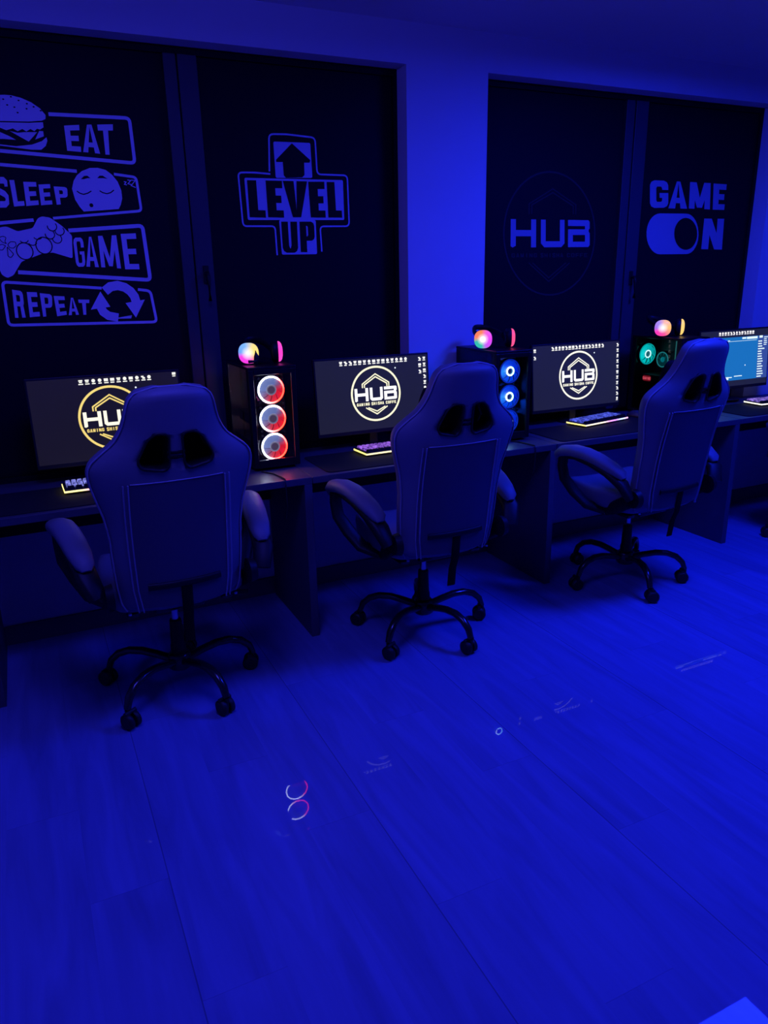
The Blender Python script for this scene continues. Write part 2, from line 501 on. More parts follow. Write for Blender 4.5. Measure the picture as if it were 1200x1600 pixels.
def window(idx, q, mull, handle_z):
    root = bpy.data.objects.new('window_%d' % idx, None); COL.objects.link(root)
    root.location = ((q[0] + q[1]) / 2, GY, SILL); root['kind'] = 'structure'
    ox = (q[0] + q[1]) / 2
    L, Rr = q[0] - ox + .001, q[1] - ox - .001
    H = HEAD - SILL
    fr = MB()
    fr.box(L, L + .03, -.012, .06, .001, H - .001); fr.box(Rr - .022, Rr, -.012, .06, .001, H - .001)
    fr.box(L + .03, Rr - .022, -.012, .06, H - .03, H - .001); fr.box(L + .03, Rr - .022, -.012, .06, .001, .04)
    fr.build('window_frame', M['film'], root)
    mb = MB()
    a, c = mull[0] - ox, mull[1] - ox
    mid = a + (c - a) * .40
    mb.box(a, mid - .003, -.022, .05, .041, H - .031, .003); mb.box(mid + .003, c, -.026, .05, .041, H - .031, .003)
    mb.build('mullion', M['win_frame'], root)
    MB().box(L + .031, a - .001, .002, .010, .041, H - .031).build('pane', M['film'], root)
    MB().box(c + .001, Rr - .023, .002, .010, .041, H - .031).build('pane', M['film'], root)
    h = MB()
    hx = mid + (c - mid) * .55; hz = handle_z - SILL
    h.box(hx - .013, hx + .013, -.034, -.026, hz - .045, hz + .035, .004)
    h.tube([(hx, -.034, hz), (hx, -.06, hz), (hx, -.066, hz - .02), (hx, -.066, hz - .12)], [.009, .009, .010, .008], 8)
    h.build('handle', M['plastic'], root)
    return root
window(1, W1, (.705, .845), 1.58)
window(2, W2, (3.215, 3.37), 1.52)

# ================================================================== ceiling lamp and added fill light
for i, (xa, xb, ya, yb, colr, st) in enumerate(LAMPS):
    lbl = ('square blue ceiling panel lamp above the row of gaming chairs' if i == 0 else 'square violet fill light added on the ceiling at the left, nearer the camera')
    t = thing('ceiling_lamp', lbl, 'lamp', ((xa + xb) / 2, (ya + yb) / 2, CEIL_Z), 0, 'ceiling lamps')
    hw, hd = (xb - xa) / 2, (yb - ya) / 2
    hb = MB()
    hb.box(-hw - .01, hw + .01, -hd - .01, hd + .01, -.012, 0)
    z0 = -.035
    if i == 0:      # recessed behind a rim
        hb.box(-hw - .01, hw + .01, -hd - .01, -hd, -.045, -.012); hb.box(-hw - .01, hw + .01, hd, hd + .01, -.045, -.012)
        hb.box(-hw - .01, -hw, -hd, hd, -.045, -.012); hb.box(hw, hw + .01, -hd, hd, -.045, -.012)
        z1 = -.030
    else:           # added fill drum, its sides glow to light the upper wall
        z0, z1 = -.095, -.013
    hb.build('housing', M['case'], t)
    MB().box(-hw, hw, -hd, hd, z0, z1).build('diffuser', glow('lamp_glow_%d' % i, colr, st), t)

# ================================================================== decals on the window film
DY = GY + .002 - .0015
def decal(label, cx, cz):
    t = thing('window_decal', label, 'decal', (cx, DY, cz), 0, 'vinyl signs on the windows')
    return t
class Px:
    """turns photo pixels of a crop into decal-plane coordinates"""
    def __init__(s, ox, oy, k, root):
        s.ox, s.oy, s.k, s.r = ox, oy, k, root
    def __call__(s, x, y):
        X, Z = wall_xz(s.ox + x / s.k, s.oy + y / s.k, DY)
        return (X - s.r.location.x, Z - s.r.location.z)
    def pts(s, L): return [s(*p) for p in L]
    def quad(s, ch, bl, br, tr, tl, t=.26, u=.17):
        bl, br, tr, tl = [Vector(s(*p)) for p in (bl, br, tr, tl)]
        out = []
        for q in (ch if isinstance(ch, list) else letter(ch, t, u)):
            out.append([tuple((bl * (1 - a) + br * a) * (1 - c) + (tl * (1 - a) + tr * a) * c) for a, c in q])
        return out
def lay(d): return lambda x, z: (x, -d, z)

# --- EAT
def at_px(ox, oy, k, x, y): return wall_xz(ox + x / k, oy + y / k, DY)
c = at_px(0, 120, 4, 420, 340)
r = decal('white vinyl sign on left window reading EAT with a burger', *c); P = Px(0, 120, 4, r)
sheet(stroke(rnd(P.pts([(303, 233), (808, 258), (843, 540), (0, 462), (-320, 430)]), .018, False), .0135), lay(0), 'border', M['vinyl'], r)
sheet(P.quad('E', (420, 462), (508, 470), (494, 300), (400, 305), .36, .2) + P.quad('A', (520, 470), (626, 481), (600, 298), (514, 300), .3) + P.quad('T', (634, 484), (710, 490), (705, 297), (607, 299), .34, .2), lay(0), 'lettering', M['vinyl'], r)
bur = [P.pts([(-250, 270), (-262, 245), (-235, 205), (-180, 160), (-110, 130), (-40, 114), (30, 112), (70, 116), (130, 131), (195, 160), (250, 198), (285, 240), (284, 264), (262, 274), (180, 280), (0, 276)]),
       P.pts([(-245, 288), (0, 284), (180, 288), (268, 284), (272, 316), (250, 330), (232, 324), (215, 340), (190, 326), (165, 342), (140, 326), (110, 340), (80, 322), (40, 334), (0, 318), (-240, 318)]),
       P.pts([(60, 338), (110, 350), (150, 346), (232, 346), (180, 405), (120, 372)]),
       P.pts([(-230, 350), (0, 345), (60, 372), (100, 394), (20, 388), (-230, 388)]),
       P.pts([(245, 338), (270, 340), (274, 372), (220, 392), (232, 366)]),
       P.pts([(-235, 425), (-245, 395), (-200, 400), (0, 422), (100, 434), (200, 424), (262, 402), (290, 378), (296, 400), (286, 432), (258, 456), (200, 456), (0, 430)])]
burg = sheet(bur, lay(0), 'burger', M['vinyl'], r)
for x, y in ((68, 125), (116, 148), (168, 168), (210, 188), (254, 212), (166, 200), (110, 224), (45, 176), (20, 140), (-40, 170), (90, 190)):
    sheet([arc(*P(x, y), .004, .0028, 0, 350, 8)], lay(.0008), 'seed', M['vinyl_dark'], burg)
# --- SLEEP
c = at_px(0, 120, 4, 420, 720)
r = decal('white vinyl sign on left window reading SLEEP with a drowsy round face', *c); P = Px(0, 120, 4, r)
sheet(stroke(P.pts([(-320, 515), (0, 548), (480, 590)]), .0125) + stroke(rnd(P.pts([(712, 608), (850, 628), (884, 838), (332, 884)]), .015, False), .0105) + stroke(P.pts([(210, 895), (0, 914), (-320, 940)]), .013), lay(0), 'border', M['vinyl'], r)
sheet(P.quad('S', (-30, 813), (62, 812), (45, 632), (-40, 630)) + P.quad('L', (88, 811), (155, 805), (130, 645), (58, 645), .42, .18) + P.quad('E', (165, 808), (243, 800), (225, 658), (145, 656), .36, .2) + P.quad('E', (257, 803), (328, 797), (312, 671), (240, 673), .36, .2) + P.quad('P', (355, 799), (425, 795), (420, 690), (335, 685), .36, .2), lay(0), 'lettering', M['vinyl'], r)
fc = sheet([P.pts([(450, 700), (460, 650), (480, 616), (510, 590), (560, 570), (610, 569), (660, 582), (700, 612), (735, 655), (758, 710), (764, 760), (755, 800), (742, 826), (640, 834), (524, 842), (498, 812), (470, 768)])], lay(0), 'round_face', M['vinyl'], r)
for q in ([(505, 640), (525, 620), (545, 618), (566, 634), (545, 634), (525, 640)], [(607, 634), (622, 618), (642, 618), (672, 638), (645, 634), (622, 634)]):
    sheet([P.pts(q)], lay(.0008), 'eyebrow', M['vinyl_dark'], fc)
for q in ([(480, 714), (500, 728), (522, 735), (548, 728), (571, 714)], [(622, 712), (642, 724), (668, 731), (692, 724), (712, 708)]):
    sheet(stroke(P.pts(q), .0045), lay(.0008), 'closed_eye', M['vinyl_dark'], fc)
sheet([arc(*P(571, 803), .008, .008, 0, 345, 12)], lay(.0008), 'mouth', M['vinyl_dark'], fc)
zz = []
for q in ([(774, 655), (788, 658), (778, 672), (793, 676)], [(796, 645), (817, 648), (800, 668), (822, 674)], [(818, 646), (845, 648), (820, 680), (848, 692)]):
    zz += stroke(P.pts(q), .0035)
sheet(zz, lay(0), 'snore_letters', M['vinyl'], r)
# --- GAME
c = at_px(0, 120, 4, 500, 1090)
r = decal('white vinyl sign on left window reading GAME with a game controller', *c); P = Px(0, 120, 4, r)
sheet(stroke(rnd(P.pts([(428, 961), (890, 930), (940, 1270), (113, 1221)]), .018, False), .0155), lay(0), 'border', M['vinyl'], r)
sheet(P.quad('G', (478, 1188), (536, 1186), (518, 1004), (455, 1006), .3, .13) + P.quad('A', (540, 1186), (618, 1190), (585, 1000), (541, 1000), .3, .13) + P.quad('M', (633, 1190), (757, 1198), (726, 990), (612, 995), .26) + P.quad('E', (783, 1203), (872, 1203), (848, 978), (754, 982), .34, .15), lay(0), 'lettering', M['vinyl'], r)
pad = sheet([rnd(P.pts([(-60, 985), (0, 940), (40, 935), (110, 966), (205, 945), (235, 885), (262, 872), (312, 880), (385, 930), (450, 992), (454, 1135), (330, 1098), (262, 1106), (135, 1155), (85, 1240), (48, 1258), (12, 1238), (-30, 1140), (-80, 1060)]), .008)], lay(0), 'controller', M['vinyl'], r)
dk = []
for q in ([(-10, 1005), (18, 996), (38, 1004), (30, 1030), (42, 1044), (14, 1034)], [(48, 1048), (66, 1030), (96, 1032), (102, 1055), (84, 1072), (60, 1068)], [(44, 1062), (60, 1080), (86, 1108), (70, 1130), (50, 1122), (48, 1090)], [(36, 1056), (10, 1046), (-14, 1060), (-12, 1080), (16, 1084)]):
    dk += stroke(rnd(P.pts(q), .004), .0028, True)
for x, y in ((155, 1090), (275, 1055)): dk += stroke(arc(*P(x, y), .031, .033, 0, 352, 20), .0042, True)
for x, y in ((325, 935), (372, 962), (312, 985), (357, 1012)): dk += stroke(arc(*P(x, y), .018, .018, -190, 40, 12), .0038)
for x, y in ((150, 1026), (235, 1005), (203, 1042)): dk += stroke(arc(*P(x, y - 8), .016, .012, -160, -10, 8), .0034)
sheet(dk, lay(.0008), 'buttons', M['vinyl_dark'], pad)
# --- REPEAT
c = at_px(0, 120, 4, 490, 1420)
r = decal('white vinyl sign on left window reading REPEAT with two circling arrows', *c); P = Px(0, 120, 4, r)
sheet(stroke(rnd(P.pts([(635, 1321), (14, 1282), (55, 1553), (980, 1532), (940, 1338), (862, 1329)]), .018, False), .0115), lay(0), 'border', M['vinyl'], r)
sheet(P.quad('R', (95, 1507), (160, 1505), (140, 1340), (75, 1330), .32) + P.quad('E', (187, 1503), (251, 1497), (230, 1347), (167, 1345), .36, .19) + P.quad('P', (270, 1500), (328, 1494), (325, 1360), (248, 1352), .34) + P.quad('E', (358, 1497), (418, 1487), (402, 1372), (335, 1370), .36, .2) + P.quad('A', (430, 1490), (494, 1487), (470, 1382), (430, 1380), .3) + P.quad('T', (505, 1487), (556, 1487), (558, 1393), (488, 1392), .36, .22), lay(0), 'lettering', M['vinyl'], r)
ar = [P.pts([(785, 1414), (905, 1392), (850, 1505)]), P.pts([(627, 1342), (690, 1437), (568, 1455)])]
ar += stroke(P.pts([(655, 1340), (690, 1312), (735, 1304), (780, 1316), (815, 1340), (840, 1372), (850, 1404)]), .038)
ar += stroke(P.pts([(630, 1440), (646, 1470), (680, 1494), (740, 1505)]), .036) + [P.pts([(655, 1514), (735, 1506), (825, 1490), (820, 1510)])]
sheet(ar, lay(0), 'circling_arrows', M['vinyl'], r)
# --- LEVEL UP
c = at_px(300, 180, 3.529, 565, 460)
r = decal('white vinyl cross shaped sign reading LEVEL UP with an arrow, left window', *c); P = Px(300, 180, 3.529, r)
sheet(stroke(rnd(P.pts([(427, 310), (424, 104), (520, 105), (678, 124), (690, 326), (856, 332), (867, 612), (706, 613), (716, 752)]), .02, False), .0075) +
      stroke(rnd(P.pts([(470, 772), (458, 612), (282, 612), (254, 316), (345, 316), (432, 324)]), .018, False), .0075), lay(0), 'outline', M['vinyl_blue_lit'], r)
pl = sheet([rnd(P.pts([(448, 145), (652, 153), (664, 346), (462, 346)]), .008), rnd(P.pts([(288, 345), (832, 358), (840, 578), (308, 578)]), .008), rnd(P.pts([(480, 578), (682, 578), (690, 766), (496, 769)]), .008)], lay(0), 'plates', M['vinyl_blue_lit'], r)
q = P.quad('L', (318, 563), (408, 565), (392, 360), (303, 358), .56, .2)
q += P.quad('E', (420, 563), (508, 565), (495, 362), (405, 360), .56, .2) + P.quad('V', (532, 563), (626, 563), (634, 365), (500, 362), .44)
q += P.quad('E', (655, 564), (737, 565), (729, 367), (640, 367), .56, .2) + P.quad('L', (752, 564), (828, 565), (815, 369), (742, 368), .58, .2)
q += P.quad('U', (502, 758), (586, 758), (578, 587), (491, 587), .42, .14) + P.quad('P', (600, 755), (680, 755), (672, 587), (592, 587), .44, .14)
sheet(q, lay(.0008), 'lettering', M['vinyl_dark'], pl)
sheet([P.pts([(550, 155), (652, 248), (648, 262), (618, 262), (620, 330), (608, 343), (518, 345), (506, 332), (500, 258), (464, 258), (463, 246)])], lay(.0008), 'arrow', M['vinyl_dark'], pl)
# --- HUB
c = at_px(760, 240, 2.727, 270, 340)
r = decal('round shop sign on right window with blue lit HUB letters and faint ring', *c); P = Px(760, 240, 2.727, r)
bl, br, tr, tl = (103, 400), (440, 398), (440, 284), (104, 279)
hp = []
for ch, a0, a1 in (('H', 0, .31), ('U', .37, .67), ('B', .715, 1.0)):
    hp += place(HUB[ch], a0, 0, a1 - a0, 1)
sheet(P.quad(hp, bl, br, tr, tl), lay(0), 'lettering', M['vinyl_dimmed'], r)
ring = [(268 + 194 * math.cos(2 * math.pi * i / 64), 340 + 262 * math.sin(2 * math.pi * i / 64)) for i in range(64)]
fg = stroke(P.pts(ring), .009, True)
for off in (0, 16):
    fg += stroke(P.pts([(182 + off * .7, 258), (182 + off * .7, 214 + off * .3), (283, 150 + off), (381 - off * .7, 218 + off * .3), (381 - off * .7, 258)]), .006)
    fg += stroke(P.pts([(180 + off, 465), (265, 545 - off), (355 - off, 465)]), .006)
sheet(fg, lay(0), 'ring', M['vinyl_grey'], r)
for wd, u0, u1 in (('GAMING', 0, .325), ('SHISHA', .37, .67), ('COFFE', .72, 1.0)):
    tx = text_polys(wd, u0, 0, u1 - u0, 1, .3, .3, .2)
    sheet(P.quad(tx, (107, 443), (430, 441), (430, 424), (107, 425)), lay(0), 'small_lettering', M['vinyl_grey'], r)
# --- GAME ON
c = at_px(760, 240, 2.727, 860, 270)
r = decal('white vinyl sign on right window reading GAME ON with toggle switch', *c); P = Px(760, 240, 2.727, r)
q = P.quad('G', (697, 232), (775, 230), (775, 116), (697, 113), .34, .22) + P.quad('A', (775, 233), (855, 235), (838, 120), (800, 118), .36, .2) + P.quad('M', (862, 234), (952, 238), (956, 126), (868, 121), .34) + P.quad('E', (964, 239), (1013, 240), (1024, 131), (968, 127), .46, .22)
q += P.quad('N', (915, 407), (1003, 409), (1013, 278), (928, 277), .36)
sheet(q, lay(0), 'lettering', M['vinyl_dimmed'], r)
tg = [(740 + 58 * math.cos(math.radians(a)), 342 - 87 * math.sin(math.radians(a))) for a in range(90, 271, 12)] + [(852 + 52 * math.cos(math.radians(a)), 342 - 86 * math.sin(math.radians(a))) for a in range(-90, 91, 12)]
tgo = sheet([P.pts(tg)], lay(0), 'toggle', M['vinyl_dimmed'], r)
sheet([P.pts([(849 + 49 * math.cos(math.radians(a)), 342 - 68 * math.sin(math.radians(a))) for a in range(0, 360, 10)])], lay(.0008), 'toggle_knob', M['vinyl_dark'], tgo)

# ================================================================== desks
DZ = 0.744; DF = 2.908; DB = 3.45; DT = 0.030
PITCH = 1.288; P1 = 1.035            # right faces of the panels at P1 + k * PITCH
desk_lbl = ['dark desk under the leftmost monitor, ending at the red fan tower',
            'dark desk between the red fan tower and the blue fan tower',
            'dark desk between the blue fan tower and the teal lit tower',
            'dark desk at the right edge under the blue screen monitor']
for k in range(4):
    xr = P1 + (k) * PITCH; xl = xr - PITCH
    t = thing('desk', desk_lbl[k], 'desk', ((xl + xr) / 2, (DF + DB) / 2, 0), 0, 'desks in a row under the windows')
    h = PITCH / 2 - .001; d = (DB - DF) / 2
    MB().box(-h, h, -d, d, DZ - DT, DZ, .0025).build('desktop', M['desk'], t)
    MB().box(h - .036, h, -d + .001, d, 0, DZ - DT, .002).build('side_panel', M['desk_side'], t)
    if k == 0:
        MB().box(-h - .036, -h, -d + .001, d, 0, DZ - DT, .002).build('side_panel', M['desk_side'], t)
    MB().box(-h + .001, h - .037, d - .03, d - .012, .52, DZ - DT - .0005, .002).build('back_rail', M['rail'], t)

# mats
mats = [(-0.22, .72, 2.935, 3.265), (1.12, 2.02, 2.935, 3.265), (2.372, 3.27, 2.925, 3.265), (3.70, 4.60, 2.935, 3.265)]
mlbl = ['black desk mat under the leftmost keyboard', 'black desk mat right of the red fan tower', 'black desk mat right of the blue fan tower', 'black desk mat at the right edge under the blue screen']
for (xa, xb, ya, yb), lb in zip(mats, mlbl):
    out = rnd([(xa, ya), (xb, ya), (xb, yb), (xa, yb)], .03, True, 5)
    b = MB(); n = len(out)
    vs = [(p.x, p.y, 0) for p in out] + [(p.x, p.y, .0035) for p in out]
    b.add(vs, [tuple(range(n)), tuple(range(n, 2 * n))] + [(i, (i + 1) % n, n + (i + 1) % n, n + i) for i in range(n)])
    o = b.build('desk_mat', M['mat_pad']); o.location = (0, 0, DZ + .0002)
    tag(o, lb, 'desk mat', 'black mats on the desks')

# ================================================================== monitors
SW, SH = .598, .345
def blob_icon(rs, cx, cy, s, asp):
    out = []
    k = rs.choice((0, 1, 2, 3))
    if k == 0: out.append(rect(cx - s * .42, cy - s * .1, cx + s * .42, cy + s * .5))
    elif k == 1: out.append(arc(cx, cy + s * .2, s * .38, s * .38, 0, 330, 8))
    elif k == 2: out += [rect(cx - s * .4, cy + s * .2, cx + s * .15, cy + s * .5), rect(cx - s * .15, cy - s * .15, cx + s * .42, cy + s * .2)]
    else: out += [rect(cx - s * .3, cy - s * .1, cx + s * .3, cy + s * .15), rect(cx - s * .4, cy + s * .2, cx + s * .4, cy + s * .5)]
    out.append(rect(cx - s * rs.uniform(.3, .5), cy - s * .5, cx + s * rs.uniform(.3, .5), cy - s * .28))
    return out

def monitor(loc, label, scr, logo_c, letter_c, icon_c, top, right, left, seed, logo=True, app=False):
    rs = random.Random(seed)
    t = thing('monitor', label, 'monitor', loc, 0, 'monitors on the desks')
    tilt = math.radians(-5)
    st = MB()
    st.lathe([(0, 0), (.085, 0), (.087, .006), (.07, .010), (.03, .014), (0, .014)], (0, .035, 0), (0, 0, 1), 28)
    st.build('stand_base', M['bezel'], t)
    MB().box(-.022, .022, .020, .042, .012, .24, .004).build('stand_neck', M['bezel'], t)
    h = MB()
    hh = SH / 2 + .012
    rot = Matrix.Translation((0, 0, .088 + SH / 2)) @ Matrix.Rotation(tilt, 4, 'X')
    h.box(-SW / 2 - .008, SW / 2 + .008, 0, .018, -hh - .006, hh - .003, .003, rot)
    h.box(-.16, .16, .018, .045, -.11, .11, .012, rot)
    h.build('housing', M['bezel'], t)
    def to3(d):
        return lambda u, v: tuple(rot @ Vector(((u - .5) * SW, -d, (v - .5) * SH)))
    sc = sheet([rect(0, 0, 1, 1)], to3(.0006), 'screen', glow('screen_glow_%d' % seed, scr, 1.0), t)
    asp = SW / SH
    ics = []
    for (u0, u1, n) in top:
        for i in range(n):
            u = u0 + (u1 - u0) * i / max(1, n - 1)
            ics.append([[(u + p[0], .945 + p[1] * asp) for p in q] for q in blob_icon(rs, 0, 0, .033, asp)])
    for (u, v0, v1, n) in right + left:
        for i in range(n):
            v = v0 + (v1 - v0) * i / max(1, n - 1)
            ics.append([[(u + p[0], v + p[1] * asp) for p in q] for q in blob_icon(rs, 0, 0, .030, asp)])
    im = glow('icon_glow_%d' % seed, icon_c, 1.0)
    for q in ics: sheet(q, to3(.0012), 'desktop_icon', im, sc)
    if logo:
        D = .265 / SW; cu, cv = .515, .50
        def L(x, y): return (cu + x * D, cv + y * D * asp)      # logo space: circle of radius .5
        rg = stroke([Vector((.488 * math.cos(2 * math.pi * i / 60), .488 * math.sin(2 * math.pi * i / 60))) for i in range(60)], .036, True)
        for o_, wd in ((0, .022), (.052, .022)):
            rg += stroke([Vector(p) for p in ((-.27 + o_ * .8, .12), (-.27 + o_ * .8, .19 - o_ * .3), (0, .36 - o_), (.27 - o_ * .8, .19 - o_ * .3), (.27 - o_ * .8, .12))], wd)
            rg += stroke([Vector(p) for p in ((-.22 + o_ * .9, -.245), (0, -.375 + o_), (.22 - o_ * .9, -.245))], wd)
        rg += text_polys('GAMING SHISHA COFFE', -.40, -.205, .80, .052, .22, .36, .22)
        sheet([[L(p[0], p[1]) for p in q] for q in rg], to3(.0012), 'shop_emblem', glow('emblem_glow_%d' % seed, logo_c, 1.0), sc)
        hp = []
        for ch, a0, a1 in (('H', -.43, -.16), ('U', -.125, .135), ('B', .165, .425)):
            hp += place(HUB[ch], a0, -.125, a1 - a0, .24)
        sheet([[L(p[0], p[1]) for p in q] for q in hp], to3(.0014), 'shop_name', glow('name_glow_%d' % seed, letter_c, 1.0), sc)
        sheet([[(.70 + .008 * p[0], .84 + .008 * p[1] * asp) for p in arc(0, 0, .8, .8, 0, 330, 8)]], to3(.0014), 'cursor', M_CUR, sc)
    if app:
        sheet([rect(.10, .10, .84, .875)], to3(.0010), 'app_window', glow('app_blue', (.010, .16, .50), 1.0), sc)
        sheet([rect(.84, .10, 1.0, .875)], to3(.0010), 'side_bar', glow('app_navy', (.035, .075, .32), 1.0), sc)
        wm = glow('app_white', (.75, .95, 1.0), 1.1)
        def put(n_, ln): sheet(ln, to3(.0013), n_, wm, sc)
        put('title_line', [rect(.13, .835, .28, .865), rect(.20, .812, .42, .824)])
        put('rule_line', [rect(.12, .80, .82, .806)])
        put('search_box', [rect(.60, .835, .66, .865), rect(.67, .828, .83, .868)])
        put('bottom_text', [rect(.12, .115, .24, .125), rect(.12, .16, .24, .165), rect(.27, .118, .42, .168), rect(.42, .15, .47, .165), rect(.50, .165, .62, .18)])
        put('side_bar_text', [rect(.86, .835, .91, .875)] + [rect(.845, .12 + i * .046, .845 + rs.uniform(.05, .1), .14 + i * .046) for i in range(15)])
        put('side_bar_text', [rect(.93, .70 + i * .034, .93 + rs.uniform(.03, .06), .714 + i * .034) for i in range(5)])
        for x, yy in ((.22, .62), (.30, .62)):
            put('app_icon', [[(x + p[0], yy + p[1] * asp) for p in arc(0, 0, .022, .034, 20, 340, 10)], rect(x - .03, yy - .15, x + .03, yy - .09)])
        sheet([[(.66 + p[0], .36 + p[1] * asp) for p in arc(0, 0, .007, .007, 0, 330, 8)]], to3(.0014), 'cursor', M_CUR, sc)
    return t
M_CUR = glow('cursor_glow', (.8, .9, 1.0), 1.2)
monitor((.295, 3.33, DZ), 'leftmost monitor behind the nearest chair, dim brownish screen with yellow HUB emblem', (.0075, .0062, .0058), (.95, .72, .20), (1.15, 1.1, .85), (1.0, 1.0, .9), [(.34, .80, 12)], [(1.0 - .025, .965, .965, 1)], [], 11)
monitor((1.528, 3.33, DZ), 'monitor right of the red fan tower, dark screen with white HUB emblem', (.0115, .012, .019), (1.1, 1.05, .72), (1.25, 1.25, 1.25), (1.1, 1.1, 1.05), [(.22, .80, 15)], [(.972, .94, .10, 11), (.93, .94, .76, 3)], [], 12)
monitor((2.775, 3.33, DZ), 'monitor right of the blue fan tower, dark screen with white HUB emblem', (.0115, .0125, .024), (1.15, 1.12, .92), (1.25, 1.25, 1.25), (1.1, 1.1, 1.05), [(.22, .80, 16)], [(.982, .94, .06, 11)], [(.02, .93, .82, 2)], 13)
monitor((4.055, 3.37, DZ + .012), 'rightmost monitor cut by the photo edge, blue application window on its screen', (.012, .014, .026), (1, 1, 1), (1, 1, 1), (1.2, 1.15, 1.15), [(.27, .76, 13)], [], [], 14, logo=False, app=True)

# ================================================================== keyboards
def keyboard(label, x, y, rz, kc, stops, seed):
    rs = random.Random(seed)
    t = thing('keyboard', label, 'keyboard', (x, y, DZ + .0040), rz, 'lit keyboards on the desks')
    W_, D_ = .362, .132
    b = MB(); b.box(-W_ / 2, W_ / 2, -D_ / 2, D_ / 2, .007, .021, .003); b.box(-W_ / 2 + .01, W_ / 2 - .01, -D_ / 2 + .01, D_ / 2 - .01, 0, .007)
    b.build('case', M['plastic'], t)
    # key caps in rows, with one wide space bar
    kb, kd = MB(), MB()
    for rr in range(5):
        yy = -D_ / 2 + .0165 + rr * .0245
        if rr == 0: spans = [(-.17, -.142), (-.138, -.112), (-.108, -.082), (-.078, .045), (.049, .075), (.079, .105), (.109, .135), (.139, .17)]
        else: spans = [(-.17 + i * .0227, -.17 + i * .0227 + .0197) for i in range(15)]
        for a, c2 in spans:
            m_ = kb if (rr > 0) else kd
            vs = [(a, yy - .010, .0215), (c2, yy - .010, .0215), (c2, yy + .010, .0215), (a, yy + .010, .0215),
                  (a + .0025, yy - .0075, .031), (c2 - .0025, yy - .0075, .031), (c2 - .0025, yy + .0085, .031), (a + .0025, yy + .0085, .031)]
            m_.add(vs, [(0, 1, 5, 4), (1, 2, 6, 5), (2, 3, 7, 6), (3, 0, 4, 7), (4, 5, 6, 7), (3, 2, 1, 0)])
    m, nt, bs = nodes('keys_glow_%d' % seed)
    tc = nt.nodes.new('ShaderNodeTexCoord'); n = nt.nodes.new('ShaderNodeTexNoise'); n.inputs['Scale'].default_value = 55
    nt.links.new(tc.outputs['Object'], n.inputs['Vector'])
    rp = nt.nodes.new('ShaderNodeValToRGB')
    rp.color_ramp.elements[0].position = .36; rp.color_ramp.elements[0].color = (kc[0] * .15, kc[1] * .15, kc[2] * .2, 1)
    rp.color_ramp.elements[1].position = .66; rp.color_ramp.elements[1].color = (*kc, 1)
    nt.links.new(n.outputs['Fac'], rp.inputs['Fac']); nt.links.new(rp.outputs['Color'], bs.inputs['Emission Color'])
    bs.inputs['Emission Strength'].default_value = 1.0
    bs.inputs['Base Color'].default_value = (.02, .02, .02, 1)
    kb.build('keycaps', m, t); kd.build('space_row', M['plastic'], t)
    # light strip round the case edge: colour runs along its length
    m2, nt, bs = nodes('edge_glow_%d' % seed)
    tc = nt.nodes.new('ShaderNodeTexCoord'); sp = nt.nodes.new('ShaderNodeSeparateXYZ'); nt.links.new(tc.outputs['Object'], sp.inputs[0])
    mp = nt.nodes.new('ShaderNodeMath'); mp.operation = 'MULTIPLY_ADD'; mp.inputs[1].default_value = 1 / W_; mp.inputs[2].default_value = .5
    nt.links.new(sp.outputs['X'], mp.inputs[0])
    rp = nt.nodes.new('ShaderNodeValToRGB'); els = rp.color_ramp.elements
    els[0].position, els[0].color = stops[0][0], (*stops[0][1], 1); els[1].position, els[1].color = stops[-1][0], (*stops[-1][1], 1)
    for p, c2 in stops[1:-1]:
        e = els.new(p); e.color = (*c2, 1)
    nt.links.new(mp.outputs[0], rp.inputs['Fac']); nt.links.new(rp.outputs['Color'], bs.inputs['Emission Color'])
    bs.inputs['Emission Strength'].default_value = 1.5
    s = MB()
    s.box(-W_ / 2 - .002, W_ / 2 + .002, -D_ / 2 - .003, -D_ / 2 + .001, .009, .016); s.box(-W_ / 2 - .003, -W_ / 2 + .001, -D_ / 2, D_ / 2, .009, .016)
    s.box(W_ / 2 - .001, W_ / 2 + .003, -D_ / 2, D_ / 2, .009, .016); s.box(-W_ / 2, W_ / 2, D_ / 2 - .001, D_ / 2 + .003, .009, .016)
    s.build('light_strip', m2, t)
YEL = (1.0, .85, .12)
ST = [(0, YEL), (.42, YEL), (.55, (1, .35, .75)), (.72, (.7, .3, 1.0)), (.85, (.55, .9, 1)), (1, (1, .45, .6))]
keyboard('lit keyboard left of the nearest chair with yellow edge', .252, 3.185, 0.02, (.30, .32, 1.0), [(0, YEL), (.16, YEL), (.3, (1, .35, .55)), (1, (.6, .3, 1))], 21)
keyboard('lit keyboard with purple keys between red fan tower and middle chair', 1.558, 3.185, .05, (.42, .16, .95), ST, 22)
keyboard('lit keyboard with blue keys below third monitor', 2.858, 3.235, .19, (.10, .14, .95), ST, 23)
keyboard('lit keyboard with pale yellow edge cut by right photo edge', 4.215, 3.17, -.06, (.32, .20, .85), [(0, (1, .95, .5)), (.5, (1, .95, .5)), (.75, (.9, .9, .8)), (1, (.5, .8, 1))], 24)

